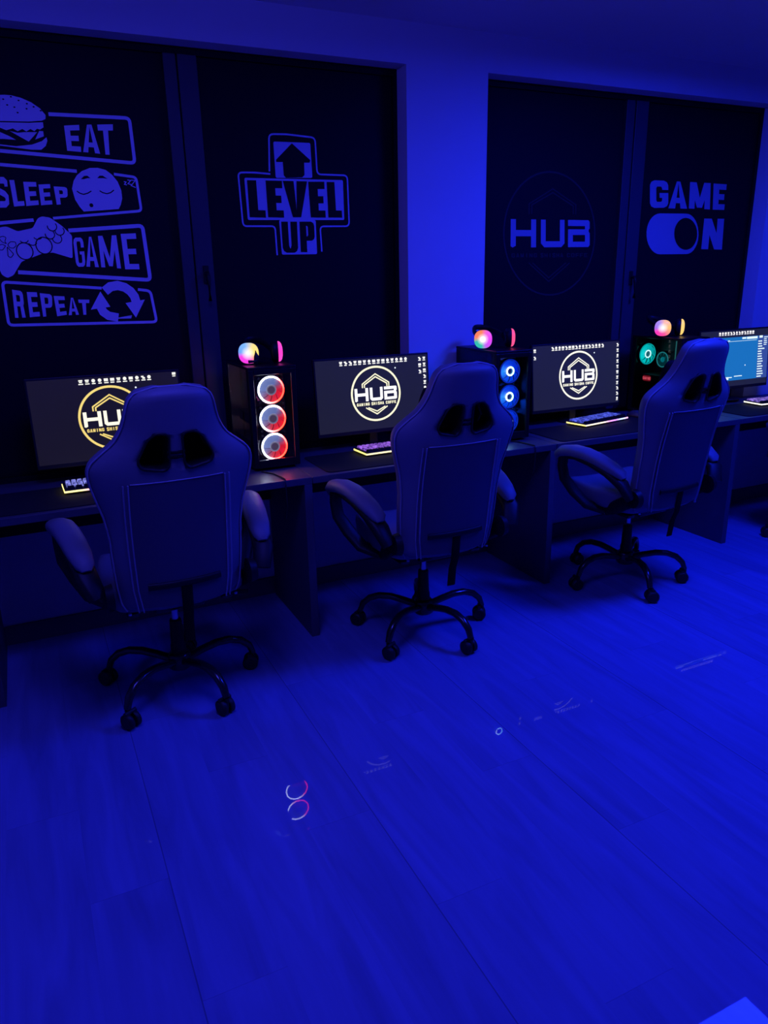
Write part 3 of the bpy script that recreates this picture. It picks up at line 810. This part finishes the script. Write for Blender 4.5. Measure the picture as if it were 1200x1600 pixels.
# mouse beside the third keyboard
t = thing('computer_mouse', 'dark computer mouse on the mat right of the third keyboard', 'mouse', (3.165, 3.255, DZ + .0038), .1)
b = MB()
rings = [(-.058, .012, .008), (-.052, .024, .02), (-.03, .030, .033), (0, .031, .037), (.03, .029, .031), (.05, .025, .021), (.058, .012, .010)]
vs, fs, n = [], [], 14
for (yy, hw, hh) in rings:
    for j in range(n):
        th = math.pi * j / (n - 1)
        vs.append((-hw * math.cos(th), yy, .001 + hh * max(0, math.sin(th)) ** .8))
for i in range(len(rings) - 1):
    for j in range(n - 1):
        fs.append((i * n + j, i * n + j + 1, (i + 1) * n + j + 1, (i + 1) * n + j))
    fs.append((i * n + n - 1, i * n, (i + 1) * n, (i + 1) * n + n - 1))
fs += [tuple(range(n)), tuple(range((len(rings) - 1) * n, len(rings) * n))]
b.add(vs, fs, True); b.build('shell', mat('mouse_plastic', (.06, .06, .065), .35, .5), t)
MB().cyl((0, .03, .032), (1, 0, 0), .009, .007, 14).build('wheel', M['rubber'], t)

# ================================================================== PC towers
def fan_parts(parent, c, R, ring_m, blade_m, hub_m, hub_ring_m, axis=(0, -1, 0), r_ring=.0035, frame=True):
    """one case fan whose face looks along axis"""
    ax = Vector(axis)
    f = MB()
    if frame:
        f.lathe([(R + .004, -.02), (R + .004, .002), (R + .0005, .002), (R + .0005, -.02), (R + .004, -.02)], (0, 0, 0), axis, 36)
        side = ax.cross(Vector((0, 0, 1))).normalized()
        for sx in (-1, 1):
            for sz in (-1, 1):
                p = side * (sx * R * .86) + Vector((0, 0, sz * R * .86))
                f.cyl(p - ax * .009, axis, .006, .02, 10)
    else:
        f.cyl(-ax * .01, axis, R * .3, .02, 20)
    fo = f.build('fan', M['plastic'], parent, c)
    if ring_m:
        MB().torus(ax * .003, axis, R - .004, r_ring, 44, 8, 1.0).build('light_ring', ring_m, fo)
    bl = MB()
    side = ax.cross(Vector((0, 0, 1))).normalized(); up = Vector((0, 0, 1))
    nb = 9
    for i in range(nb):
        a0 = 2 * math.pi * i / nb
        vs = []
        for k in range(5):
            tt = k / 4
            r = R * .34 + (R * .90 - R * .34) * tt
            for e, dz in ((-.345, -.0035), (.345, .0035)):
                an = a0 + e + tt * .35
                vs.append(side * (r * math.cos(an)) + up * (r * math.sin(an)) + ax * dz)
        bl.add(vs, [(2 * k, 2 * k + 1, 2 * k + 3, 2 * k + 2) for k in range(4)], True)
    bl.build('blades', blade_m, fo)
    MB().lathe([(0, .007), (R * .27, .006), (R * .33, .002), (R * .33, -.012), (0, -.012)], (0, 0, 0), axis, 28).build('hub', hub_m, fo)
    if hub_ring_m:
        MB().torus(ax * .0065, axis, R * .33, R * .055, 36, 8, .8).build('hub_ring', hub_ring_m, fo)
    return fo

TW, TD, TH = .21, .375, .452
def tower(label, x, yf, fans, side):
    t = thing('pc_tower', label, 'computer', (x, yf, DZ), 0, 'computer towers on the desks')
    h = TW / 2
    b = MB()
    b.box(-h, h, .012, TD, .012, .030, .002)                     # floor
    b.box(h - .008, h, .012, TD, .030, TH - .012, .002)           # closed right side
    b.box(-h, h, TD - .010, TD, .030, TH - .012, .002)            # rear
    b.box(-h, -h + .012, TD - .03, TD - .010, .030, TH - .012)   # posts
    b.box(-h, -h + .014, .012, .034, .030, TH - .012)
    for sx in (-1, 1):
        for yy in (.04, TD - .05):
            b.box(sx * (h - .035) - .015, sx * (h - .035) + .015, yy, yy + .03, 0, .012, .003)
    b.build('chassis', M['case'], t)
    MB().box(-h - .001, h + .001, 0, TD + .002, TH - .012, TH, .003).build('top_panel', M['case'], t)
    f = MB()
    f.box(-h, -h + .022, 0, .012, .012, TH - .012, .003); f.box(h - .022, h, 0, .012, .012, TH - .012, .003)
    f.box(-h + .022, h - .022, 0, .012, TH - .034, TH - .012, .002); f.box(-h + .022, h - .022, 0, .012, .012, .048, .002)
    fr = f.build('front_frame', M['case'], t)
    MB().box(-h + .0225, h - .0225, .001, .004, .0485, TH - .0345).build('front_glass', M['glass'], t)
    MB().box(-h + .0005, -h + .004, .035, TD - .031, .031, TH - .013).build('side_glass', M['glass'], t)
    for z in (.098, .222, .348):
        fan_parts(t, (0.0, .036, z), .060, *fans)
    # inside
    MB().box(-h + .012, h - .01, .07, TD - .03, .031, .125, .002).build('power_shroud', M['case'], t)
    MB().box(h - .030, h - .026, .10, TD - .02, .14, TH - .03).build('motherboard', M['board'], t)
    g = MB(); g.box(-h + .03, h - .035, .10, TD - .06, .185, .232, .004)
    g.build('graphics_card', M['plastic'], t)
    rm = MB()
    for i in range(4): rm.box(h - .06, h - .03, .150 + i * .010, .156 + i * .010, .29, .42, .001)
    rm.build('memory_modules', side.get('ram', M['plastic']), t)
    if side.get('cooler'):
        fan_parts(t, (h - .11, .225, .315), .046, *side['cooler'], axis=(-1, 0, 0), r_ring=.003)
        MB().box(h - .095, h - .035, .185, .265, .275, .355, .003).build('cooler_block', M['case'], t)
    if side.get('rear'):
        ff = fan_parts(t, side.get('rear_at', (-.020, TD - .040, .340)), .062, *side['rear'], axis=side.get('rear_axis', (0, -1, 0)))
    if side.get('badge'):
        pts = rnd([(.238, .192), (.296, .192), (.303, .208), (.296, .224), (.238, .224), (.231, .208)], .008)
        bo = MB(); bo.poly([(-h + .0292, p[0], p[1]) for p in pts]); bg = bo.build('badge', glow('badge_dark', (.22, .008, .015), 1.0), t)
        tx = text_polys('GAMING', .296, .200, -.058, .016, .25, .34, .22)
        sheet(tx, lambda u, v: (-h + .0286, u, v), 'badge_text', glow('badge_red', (1.4, .16, .22), 1.0), bg)
    return t

WARM = [(0.0, (1.0, .12, .08)), (.18, (.9, .85, 1.0)), (.45, (1, 1, 1)), (.70, (1.0, .95, .95)), (.80, (1, .15, .10)), (1.0, (1.0, .12, .08))]
ring1 = glow_angle('red_white_ring', [(0.0, (1.0, .014, .008)), (.12, (1.0, .05, .04)), (.2, (.8, .85, 1.0)), (.62, (.8, .9, 1.1)), (.74, (1.0, .06, .05)), (.84, (1.0, .018, .008)), (1.0, (1.0, .012, .006))], 34.0)
blade1 = glow_angle('red_blue_blades', [(0.0, (.80, .012, .03)), (.09, (.28, .10, .22)), (.16, (.16, .22, .50)), (.50, (.20, .28, .62)), (.62, (.30, .12, .25)), (.72, (.80, .04, .07)), (.9, (.95, .012, .03)), (1.0, (.80, .012, .03))], 1.35)
hub1 = glow('grey_purple_hub', (.11, .075, .13), 1.0)
hubr1 = glow('pale_hub_ring', (.28, .28, .42), 1.0)
tower('black pc tower with three red and white lit fans', .950, 3.11, (ring1, blade1, hub1, hubr1), dict(cooler=(None, glow('dim_pink_blades', (.20, .04, .13), 1.0), glow('dim_pink_hub', (.22, .05, .15), 1.0), None)))
blade2 = glow_angle('blue_blades', [(0, (0, .02, .85)), (.35, (0, .08, 1.2)), (.5, (.02, .45, 1.5)), (.65, (0, .10, 1.2)), (1, (0, .02, .85))], 1.2)
hub2 = glow('deep_blue_hub', (0, .006, .22), 1.0)
hubr2 = glow_angle('cyan_hub_ring', [(0, (.20, .75, 1.0)), (.3, (.45, .95, 1.0)), (.5, (.8, 1, 1)), (.7, (.45, .95, 1.0)), (1, (.20, .75, 1.0))], 20.0)
ring2 = glow('blue_outer_ring', (0, .03, .9), .8)
pillar_glow = (glow('blue_pillar_glow_ring', (0, .05, 1.0), 60.0), glow('blue_pillar_glow_blades', (0, .09, 1.0), 60.0), hub2, None)  # hidden fan added to throw a blue glow on the pillar
tower('black pc tower with three blue fans behind the middle chair', 2.165, 3.07, (ring2, blade2, hub2, hubr2), dict(rear=pillar_glow, rear_at=(-.02, .27, .19), rear_axis=(-.8, .6, 0), cooler=(None, glow('navy_cooler_blades', (.003, .01, .12), 1.0), hub2, None), ram=glow('navy_memory', (.03, .05, .45), .6)))
tealb = glow_angle('teal_blades', [(0, (0, .40, .38)), (.25, (0, .60, .56)), (.5, (0, .85, .78)), (.75, (0, .62, .56)), (1, (0, .40, .38))], 1.5)
teal_s = (glow('teal_ring', (0, .55, .50), 1.2), tealb, glow('teal_hub', (.02, .22, .25), 1.0), glow('teal_hub_ring', (.6, 1, 1), 2.5))
teal_c = (glow('teal_cooler_ring', (.02, .30, .30), 1.0), glow('teal_cooler_blades', (0, .045, .05), 1.0), glow('teal_cooler_hub', (0, .24, .27), 1.0), None)
tower('black pc tower glowing teal through its side glass behind the right chair', 3.365, 3.06, (ring2, tealb, hub2, hubr2), dict(cooler=teal_c, rear=teal_s, badge=True, ram=glow('teal_memory', (.05, .35, .35), .5)))

# cables hanging over the desk front by two towers
for (x, lb) in ((.915, 'thin black cable hanging over the desk edge below the red fan tower'), (2.19, 'thin black cable hanging over the desk edge below the blue fan tower')):
    b = MB()
    b.tube([(-.045, .19, .0045), (-.012, .12, .0045), (.0, .05, .0045), (0, .004, .006), (0, -.0035, 0), (0, -.0045, -.02), (0, -.0035, -.06), (.004, .010, -.12), (.0, .03, -.18)], .0032, 8)
    o = b.build('cable', M['rubber']); o.location = (x, DF, DZ)
    tag(o, lb, 'cable', 'cables over the desk edge')

# ================================================================== headsets standing on the towers
def headset(label, x, y, z, rz, sep, nl, nr, cols, mic, seed):
    t = thing('gaming_headset', label, 'headset', (x, y, z), rz, 'headsets on the computer towers')
    cz = .050
    piv = []
    for s, nrm, st in ((-1, nl, cols[0]), (1, nr, cols[1])):
        nv = Vector(nrm).normalized(); c = Vector((s * sep / 2, 0, cz))
        e = MB()
        e.lathe([(0, -.030), (.036, -.030), (.045, -.022), (.046, -.008), (.043, .000), (0, .002)], (0, 0, 0), nv, 32, .82)
        cu = e.build('ear_cup', M['plastic'], t, c)
        # light dome; local frame so the colour ramp runs round its own axis
        d = MB()
        d.lathe([(.0435, 0), (.044, .004), (.041, .010), (.033, .0155), (.020, .019), (.008, .020), (0, .0201)], (0, 0, 0), (0, -1, 0), 40, .82)
        m = glow_angle('headset_glow_%d_%d' % (seed, s), st, 1.15, core=.030 if s < 0 else None)
        do = d.build('light_dome', m, cu)
        do.rotation_euler = Vector((0, -1, 0)).rotation_difference(nv).to_euler()
        MB().lathe([(.015, 0.0), (.012, .0025), (0, .003)], (0, -.0195, 0), (0, -1, 0), 20).build('badge_disc', glow('headset_centre_%d_%d' % (seed, s), (1, .9, .95), 1.1), do) if s < 0 and seed == 2 else None
        yk = MB()
        yk.tube([c - nv * .012 + Vector((0, 0, -.040)), c - nv * .022 + Vector((0, .02, -.01)), c - nv * .020 + Vector((0, .045, .012))], .0055, 8)
        yk.build('yoke', M['plastic'], t)
        piv.append(c - nv * .020 + Vector((0, .045, .012)))
    hb = MB()
    pts = []
    for i in range(15):
        a = math.pi * i / 14
        mid = (piv[0] + piv[1]) / 2; hw = (piv[1] - piv[0]) / 2
        pts.append(mid - hw * math.cos(a) + Vector((0, .12 * math.sin(a), .035 * math.sin(a))))
    hb.tube(pts, [(.006, .014)] * 15, 10)
    hb.build('headband', M['plastic'], t)
    if mic:
        mb = MB(); c = Vector((-sep / 2, 0, cz))
        mb.tube([c + Vector((.025, -.028, -.012)), c + Vector((.028, -.045, -.025)), c + Vector((.008, -.06, -.03)), c + Vector((-.02, -.062, -.030))], [.004, .004, .005, .007], 8)
        mb.tube([c + Vector((.02, -.03, -.046)), c + Vector((.024, -.034, -.012)), c + Vector((.022, -.030, .012))], [.010, .012, .003], 8)
        mb.build('microphone', M['plastic'], t)
    return t
A1 = [(0, (.95, .75, .15)), (.15, (.9, .7, .2)), (.30, (.2, .45, .95)), (.48, (.15, .35, .95)), (.56, (.85, .05, .75)), (.78, (.95, .04, .7)), (.88, (1, .3, .3)), (1, (.95, .75, .15))]
B1 = [(0, (.95, .12, .65)), (.5, (1, .05, .55)), (1, (.95, .12, .65))]
headset('headset with blue yellow and pink glowing cup on the red fan tower', .950, 3.22, DZ + TH, 0, .132, (-.45, -.89, .05), (.965, -.26, 0), (A1, B1), True, 1)
A2 = [(0, (.75, .05, .85)), (.18, (.8, .12, .6)), (.28, (.95, .22, .06)), (.45, (.95, .2, .1)), (.55, (.03, .45, .38)), (.72, (.03, .50, .40)), (.82, (.5, .1, .85)), (1, (.75, .05, .85))]
B2 = [(0, (1, .10, .30)), (.5, (1, .08, .25)), (1, (1, .10, .30))]
headset('headset with orange green and violet glowing cup on the blue fan tower', 2.15, 3.20, DZ + TH, 0, .165, (-.62, -.78, .05), (.88, -.48, 0), (A2, B2), False, 2)
A3 = [(0, (.95, .50, .12)), (.2, (.9, .45, .25)), (.34, (.35, .25, .8)), (.5, (.35, .15, .75)), (.6, (.95, .03, .45)), (.8, (.95, .08, .3)), (1, (.95, .50, .12))]
B3 = [(0, (1, .6, .15)), (.5, (1, .62, .15)), (1, (1, .6, .15))]
headset('headset with orange and pink glowing cup on the teal lit tower', 3.33, 3.21, DZ + TH, 0, .135, (-.75, -.66, .05), (.72, -.69, 0), (A3, B3), False, 3)

# ================================================================== gaming chairs
BH = .80
def interp(tab, s):
    for (a, va), (b_, vb) in zip(tab, tab[1:]):
        if s <= b_:
            k = (s - a) / (b_ - a); k = max(0, min(1, k))
            return va + (vb - va) * k
    return tab[-1][1]
HW = [(0, .195), (.03, .212), (.10, .220), (.18, .224), (.28, .226), (.36, .236), (.43, .255), (.48, .268), (.525, .272), (.555, .262), (.585, .228), (.62, .184), (.66, .160), (.70, .147), (.74, .139), (.765, .130), (.785, .110), (.797, .08), (.80, .05)]
def smooth_hw(s):
    return sum(interp(HW, min(.80, max(0, s + d))) for d in (-.012, -.006, 0, .006, .012)) / 5 if s < .755 else interp(HW, s)
LEAN = math.radians(9.5)
BX0 = (-.265, .445)      # (y, z) of the rear face at the bottom of the backrest
def back_pt(x, s, d):
    """point at width x, height s, depth d in front of the rear plane; the wings curl forward"""
    hw = max(.05, smooth_hw(s))
    q = min(1.0, abs(x) / hw)
    curl = .050 * q ** 2.6 * (1.0 if s < .56 else max(.45, 1 - (s - .56) * 3))
    y = d + curl
    bow = .012 * math.sin(math.pi * s / BH)
    return Vector((x, BX0[0] - s * math.sin(LEAN) + (y + bow) * math.cos(LEAN), BX0[1] + s * math.cos(LEAN) + (y + bow) * math.sin(LEAN)))

def chair_back():
    n, ss = 36, [i * .80 / 64 for i in range(65)]
    b = MB(); vs, fs = [], []
    for s in ss:
        hw = smooth_hw(s); edge = min(1, (BH - s) / .02 + .25, s / .03 + .3)
        th = .078 * edge
        for j in range(n):
            a = 2 * math.pi * j / n
            cx = math.copysign(abs(math.cos(a)) ** .75, math.cos(a)); cy = math.copysign(abs(math.sin(a)) ** .62, math.sin(a))
            vs.append(back_pt(hw * cx, s, .039 + th / 2 * cy))
    for i in range(len(ss) - 1):
        for j in range(n):
            fs.append((i * n + j, i * n + (j + 1) % n, (i + 1) * n + (j + 1) % n, (i + 1) * n + j))
    fs += [tuple(range(n)), tuple(range((len(ss) - 1) * n, len(ss) * n))]
    b.add(vs, fs, True)
    o = b.build('backrest', M['leather'])
    # the two belt openings go right through
    for sx in (-1, 1):
        cut = MB()
        pr = rnd([(sx * a, c2) for a, c2 in HOLE], .018, True, 5)
        k = len(pr)
        vv = [back_pt(p.x, p.y, 0) + Vector((0, -.1, 0)) for p in pr] + [back_pt(p.x, p.y, 0) + Vector((0, .25, 0)) for p in pr]
        cut.add(vv, [tuple(range(k)), tuple(range(k, 2 * k))] + [(i, (i + 1) % k, k + (i + 1) % k, k + i) for i in range(k)])
        co_ = cut.build('cutter', M['leather'])
        md = o.modifiers.new('cut', 'BOOLEAN'); md.operation = 'DIFFERENCE'; md.object = co_; md.solver = 'EXACT'
    bpy.context.view_layer.update()
    dg = bpy.context.evaluated_depsgraph_get()
    me = bpy.data.meshes.new_from_object(o.evaluated_get(dg))
    o.modifiers.clear(); o.data = me; me.name = 'backrest'
    for q in [q for q in bpy.data.objects if q.name.startswith('cutter')]:
        bpy.data.objects.remove(q)
    return o
HOLE = [(.020, .655), (.060, .660), (.086, .640), (.122, .568), (.112, .545), (.040, .530), (.024, .548)]

def rear_strip(pairs, off=.0022, half=None):
    """strip on the rear surface along (x, s) points, half width given"""
    b = MB(); vs = []
    for x, s in pairs:
        for e in (-half, half):
            p = back_pt(x + e, s, 0); vs.append(p + Vector((0, -off, 0)))
    n = len(pairs)
    b.add(vs, [(2 * i, 2 * i + 1, 2 * i + 3, 2 * i + 2) for i in range(n - 1)], True)
    return b

def make_chair():
    t = thing('gaming_chair', 'x', 'chair', (0, 0, 0))
    bk = chair_back(); bk.parent = t
    # grey panel on the rear face with its stitched edge
    g = MB(); vs, fs = [], []
    rows, cols = 20, 12
    for i in range(rows + 1):
        s = .03 + (.492 - .03) * i / rows
        for j in range(cols + 1):
            x = (-1 + 2 * j / cols) * (.150 + .006 * math.sin(s * 5))
            vs.append(back_pt(x, s, -.0022))
    for i in range(rows):
        for j in range(cols):
            a = i * (cols + 1) + j
            fs.append((a, a + 1, a + cols + 2, a + cols + 1))
    g.add(vs, fs, True); pn = g.build('rear_panel', M['leather_back'], bk)
    tube_pts = [(-.151, .0), (-.151, .03)]
    for sx in (-1, 1):
        for xo in (.153, .168):
            pts = [back_pt(sx * (xo + .006 * math.sin(s * 5) - max(0, .10 - s) * .1), s, -.003) for s in [.012 + i * .48 / 16 for i in range(17)]]
            MB().tube(pts, .0028, 6).build('piping', M['piping'], bk)
    MB().tube([back_pt(-.150 + .30 * i / 12, .494, -.002) for i in range(13)], .0022, 6).build('piping', M['piping'], bk)
    # welt along the outline
    out = [back_pt(-smooth_hw(s) * .985, s, .018) for s in [i * .8 / 50 for i in range(51)]]
    out += [back_pt(smooth_hw(s) * .985, s, .018) for s in [.8 - i * .8 / 50 for i in range(51)]]
    MB().tube(out, .0035, 6).build('piping', M['piping'], bk)
    # grommets in the openings, and the head pillow with its strap in front of them
    for sx in (-1, 1):
        gm = MB()
        pr = rnd([(sx * a, c2) for a, c2 in HOLE], .018, True, 5)
        k = len(pr)
        cxm = sum(p.x for p in pr) / k; csm = sum(p.y for p in pr) / k
        def sc(p, f): return (cxm + (p.x - cxm) * f, csm + (p.y - csm) * f)
        rings = []
        for f, d in ((1.07, -.001), (1.05, -.005), (.96, -.005), (.90, .004), (.88, .075)):
            rings.append([back_pt(*sc(p, f), d) for p in pr])
        vv = [p for r_ in rings for p in r_]
        gm.add(vv, [(i * k + j, i * k + (j + 1) % k, (i + 1) * k + (j + 1) % k, (i + 1) * k + j) for i in range(len(rings) - 1) for j in range(k)], True)
        gm.build('belt_opening', M['plastic'], bk)
    pw = MB()
    vs, fs = [], []
    for i in range(13):
        s = .52 + .17 * i / 12; e = math.sin(math.pi * (i + .3) / 12.6) ** .5
        for j in range(20):
            a = 2 * math.pi * j / 20
            x = .145 * math.copysign(abs(math.cos(a)) ** .7, math.cos(a)) * (.85 + .15 * e)
            p = back_pt(x * .0 , s, .125 + .045 * e * math.sin(a)); p.x = x; vs.append(p)
    for i in range(12):
        for j in range(20): fs.append((i * 20 + j, i * 20 + (j + 1) % 20, (i + 1) * 20 + (j + 1) % 20, (i + 1) * 20 + j))
    fs += [tuple(range(20)), tuple(range(240, 260))]
    pw.add(vs, fs, True); pw.build('head_pillow', M['fabric_black'], t)
    st = MB()
    for s in (.575, .592):
        st.tube([back_pt(-.028, s, .004), back_pt(0, s, -.004), back_pt(.028, s, .004)], .005, 6)
    st.build('pillow_strap', M['fabric_black'], t)
    # black slot bar and the webbing that hangs from it
    sl = MB(); pts = [back_pt(-.125 + .25 * i / 8, .112, -.004) for i in range(9)]
    sl.tube(pts, [(.007, .013)] * 9, 8); sl.build('lumbar_slot', M['plastic'], t)
    wb = MB()
    pts = [(.002, .108, -.006), (.002, .06, -.006), (.002, .0, -.006)]
    ps = [back_pt(*p) for p in pts] + [back_pt(.002, 0, -.006) + Vector((0, .02, -.05)), back_pt(.002, 0, -.006) + Vector((0, .03, -.13))]
    wb.tube(ps, [(.019, .0018)] * 5, 8, up=(0, 1, 0)); wb.build('hanging_strap', M['fabric_black'], t)
    # seat cushion with raised sides
    sc_ = MB(); vs, fs = [], []
    ny, na = 18, 28
    for i in range(ny):
        k = i / (ny - 1); y = -.195 + .45 * k
        e = min(1, (.02 + min(k, 1 - k)) / .09) ** .5
        hw = (.225 + .03 * math.sin(math.pi * min(1, k * 1.1))) * (.9 + .1 * e)
        for j in range(na):
            a = 2 * math.pi * j / na
            cx = math.copysign(abs(math.cos(a)) ** .6, math.cos(a)); cy = math.copysign(abs(math.sin(a)) ** .6, math.sin(a))
            z = .475 + .050 * cy * e
            if cy > 0: z += .035 * abs(cx) ** 3 * e
            vs.append((hw * cx, y, z))
    for i in range(ny - 1):
        for j in range(na): fs.append((i * na + j, i * na + (j + 1) % na, (i + 1) * na + (j + 1) % na, (i + 1) * na + j))
    fs += [tuple(range(na)), tuple(range((ny - 1) * na, ny * na))]
    sc_.add(vs, fs, True); sc_.build('seat', M['leather'], t)
    # hinge covers between seat and back
    for sx in (-1, 1):
        hc = MB()
        hc.tube([(sx * .236, -.235, .535), (sx * .262, -.235, .535)], [(.046), (.040)], 20)
        hc.tube([(sx * .250, -.235, .535), (sx * .250, -.13, .470), (sx * .225, -.05, .428)], [(.012, .034), (.012, .034), (.012, .024)], 10)
        hc.build('hinge_cover', M['plastic'], t)
        # arm: padded top on a looped black bracket
        a = MB()
        path = [(.150, .664), (.146, .690), (.122, .708), (.06, .718), (-.01, .714), (-.08, .699), (-.15, .675), (-.205, .650), (-.218, .634)]
        def X(y): return sx * (.338 + y * .15)
        rr = [(.020, .012), (.036, .022), (.043, .027), (.045, .028), (.045, .028), (.044, .027), (.041, .025), (.032, .019), (.016, .010)]
        a.tube([(X(y), y, z) for y, z in path], rr, 18, True, (0, 0, 1), .85)
        a.build('arm_pad', M['leather'], t)
        br = MB()
        br.tube([(X(.12), .120, .684), (X(.04), .04, .692), (X(-.05), -.05, .678), (X(-.14), -.14, .648), (X(-.21), -.215, .606), (sx * .285, -.245, .540)], [(.026, .010), (.034, .013), (.037, .016), (.038, .019), (.038, .022), (.034, .018)], 12, True, (0, 0, 1), .7)
        br.tube([(X(.12), .122, .680), (X(.12), .128, .635), (X(.10), .112, .575), (sx * .322, .075, .512), (sx * .288, .02, .455), (sx * .225, -.04, .424)], [(.016, .026), (.016, .026), (.016, .027), (.016, .030), (.015, .030), (.012, .024)], 12, True, (1, 0, 0), .7)
        br.build('arm_bracket', M['plastic'], t)
    # mechanism and gas lift
    m_ = MB(); m_.box(-.09, .09, -.14, .12, .395, .425, .006); m_.box(-.05, .05, -.05, .06, .365, .395, .01); m_.box(-.19, -.15, -.16, .14, .41, .425, .003); m_.box(.15, .19, -.16, .14, .41, .425, .003); m_.box(-.15, .15, .05, .09, .41, .425); m_.box(-.15, .15, -.12, -.08, .41, .425)
    m_.build('tilt_mechanism', M['metal_black'], t)
    lv = MB(); lv.tube([(.05, .02, .385), (.15, .0, .380), (.25, -.03, .372)], .006, 8); lv.tube([(.235, -.026, .373), (.285, -.04, .368)], (.010), 8)
    lv.build('lever', M['plastic'], t)
    MB().cyl((0, 0, .33), (0, 0, 1), .014, .09, 18).build('gas_piston', M['chrome'], t)
    cv = MB(); cv.lathe([(0, .300), (.021, .300), (.023, .295), (.026, .20), (.029, .19), (.031, .12), (0, .12)], (0, 0, 0), (0, 0, 1), 24)
    cv.build('lift_cover', M['plastic'], t)
    # star base: hub with five arched steel legs and twin wheel casters
    hb = MB(); hb.lathe([(0, .158), (.036, .158), (.044, .150), (.046, .100), (.038, .092), (0, .092)], (0, 0, 0), (0, 0, 1), 28)
    hub = hb.build('base_hub', M['metal_black'], t)
    for i in range(5):
        a = math.radians(72 * i); ca, sa = math.cos(a), math.sin(a)
        lg = MB()
        prof = [(.030, .126), (.09, .143), (.15, .156), (.205, .156), (.252, .140), (.285, .110), (.300, .072)]
        lg.tube([(r_ * ca, r_ * sa, z) for r_, z in prof], [(.019, .015), (.019, .015), (.018, .015), (.018, .015), (.017, .015), (.016, .014), (.014, .012)], 12)
        lg.build('base_leg', M['metal_black'], hub)
        cs = MB()
        ct = Vector((.300 * ca, .300 * sa, .031))
        tw = a + 1.1 + i * 1.7
        wx = Vector((math.cos(tw), math.sin(tw), 0)); fwd = Vector((-wx.y, wx.x, 0))
        cc = ct + fwd * .012
        for e in (-1, 1):
            cs.tube([cc + wx * (e * .006), cc + wx * (e * .009), cc + wx * (e * .023), cc + wx * (e * .028)], [.028, .0308, .0308, .023], 22)
        cs.tube([cc - fwd * .0 + Vector((0, 0, .033)) - wx * .025, cc + Vector((0, 0, .033)) + wx * .025], .008, 10)
        cs.tube([Vector((ct.x, ct.y, .070)), Vector((ct.x, ct.y, .030))], [.010, .009], 12)
        cs.build('caster', M['rubber'], hub)
    # small bolts at the lower corners of the back
    bt = MB()
    for sx in (-1, 1):
        p = back_pt(sx * .188, .004, .004); bt.cyl(p + Vector((0, 0, -.006)), (0, 0, 1), .006, .006, 10)
    bt.build('corner_bolts', M['foot_metal'], t)
    return t

proto = make_chair()
CH = [(.385, 2.742, 2.0, 4, 'nearest gaming chair, in front of the leftmost monitor'),
      (1.475, 2.735, 0.0, -4, 'middle gaming chair, in front of the tower with blue fans'),
      (2.70, 2.775, 3.5, 35, 'right gaming chair, in front of the teal lit tower'),
      (4.20, 2.745, 0.0, 12, 'gaming chair at the right photo edge below the blue screen, mostly cut off')]
chairs = [proto] + [copy_tree(proto) for _ in CH[1:]]
for o, (x, y, rz, br_, lb) in zip(chairs, CH):
    o.location = (x, y, 0); o.rotation_euler = (0, 0, math.radians(rz)); o['label'] = lb; o['group'] = 'gaming chairs along the desks'
    children(o, 'base_hub')[0].rotation_euler = (0, 0, math.radians(br_ - rz))
for q in bpy.data.objects:                 # the right chair stands a little higher on its lift
    if q.parent == chairs[2] and q.name.split('.')[0] not in ('base_hub', 'lift_cover'):
        q.location.z += .028
        if q.name.split('.')[0] != 'gas_piston': q.location.x -= .058; q.location.y -= .068
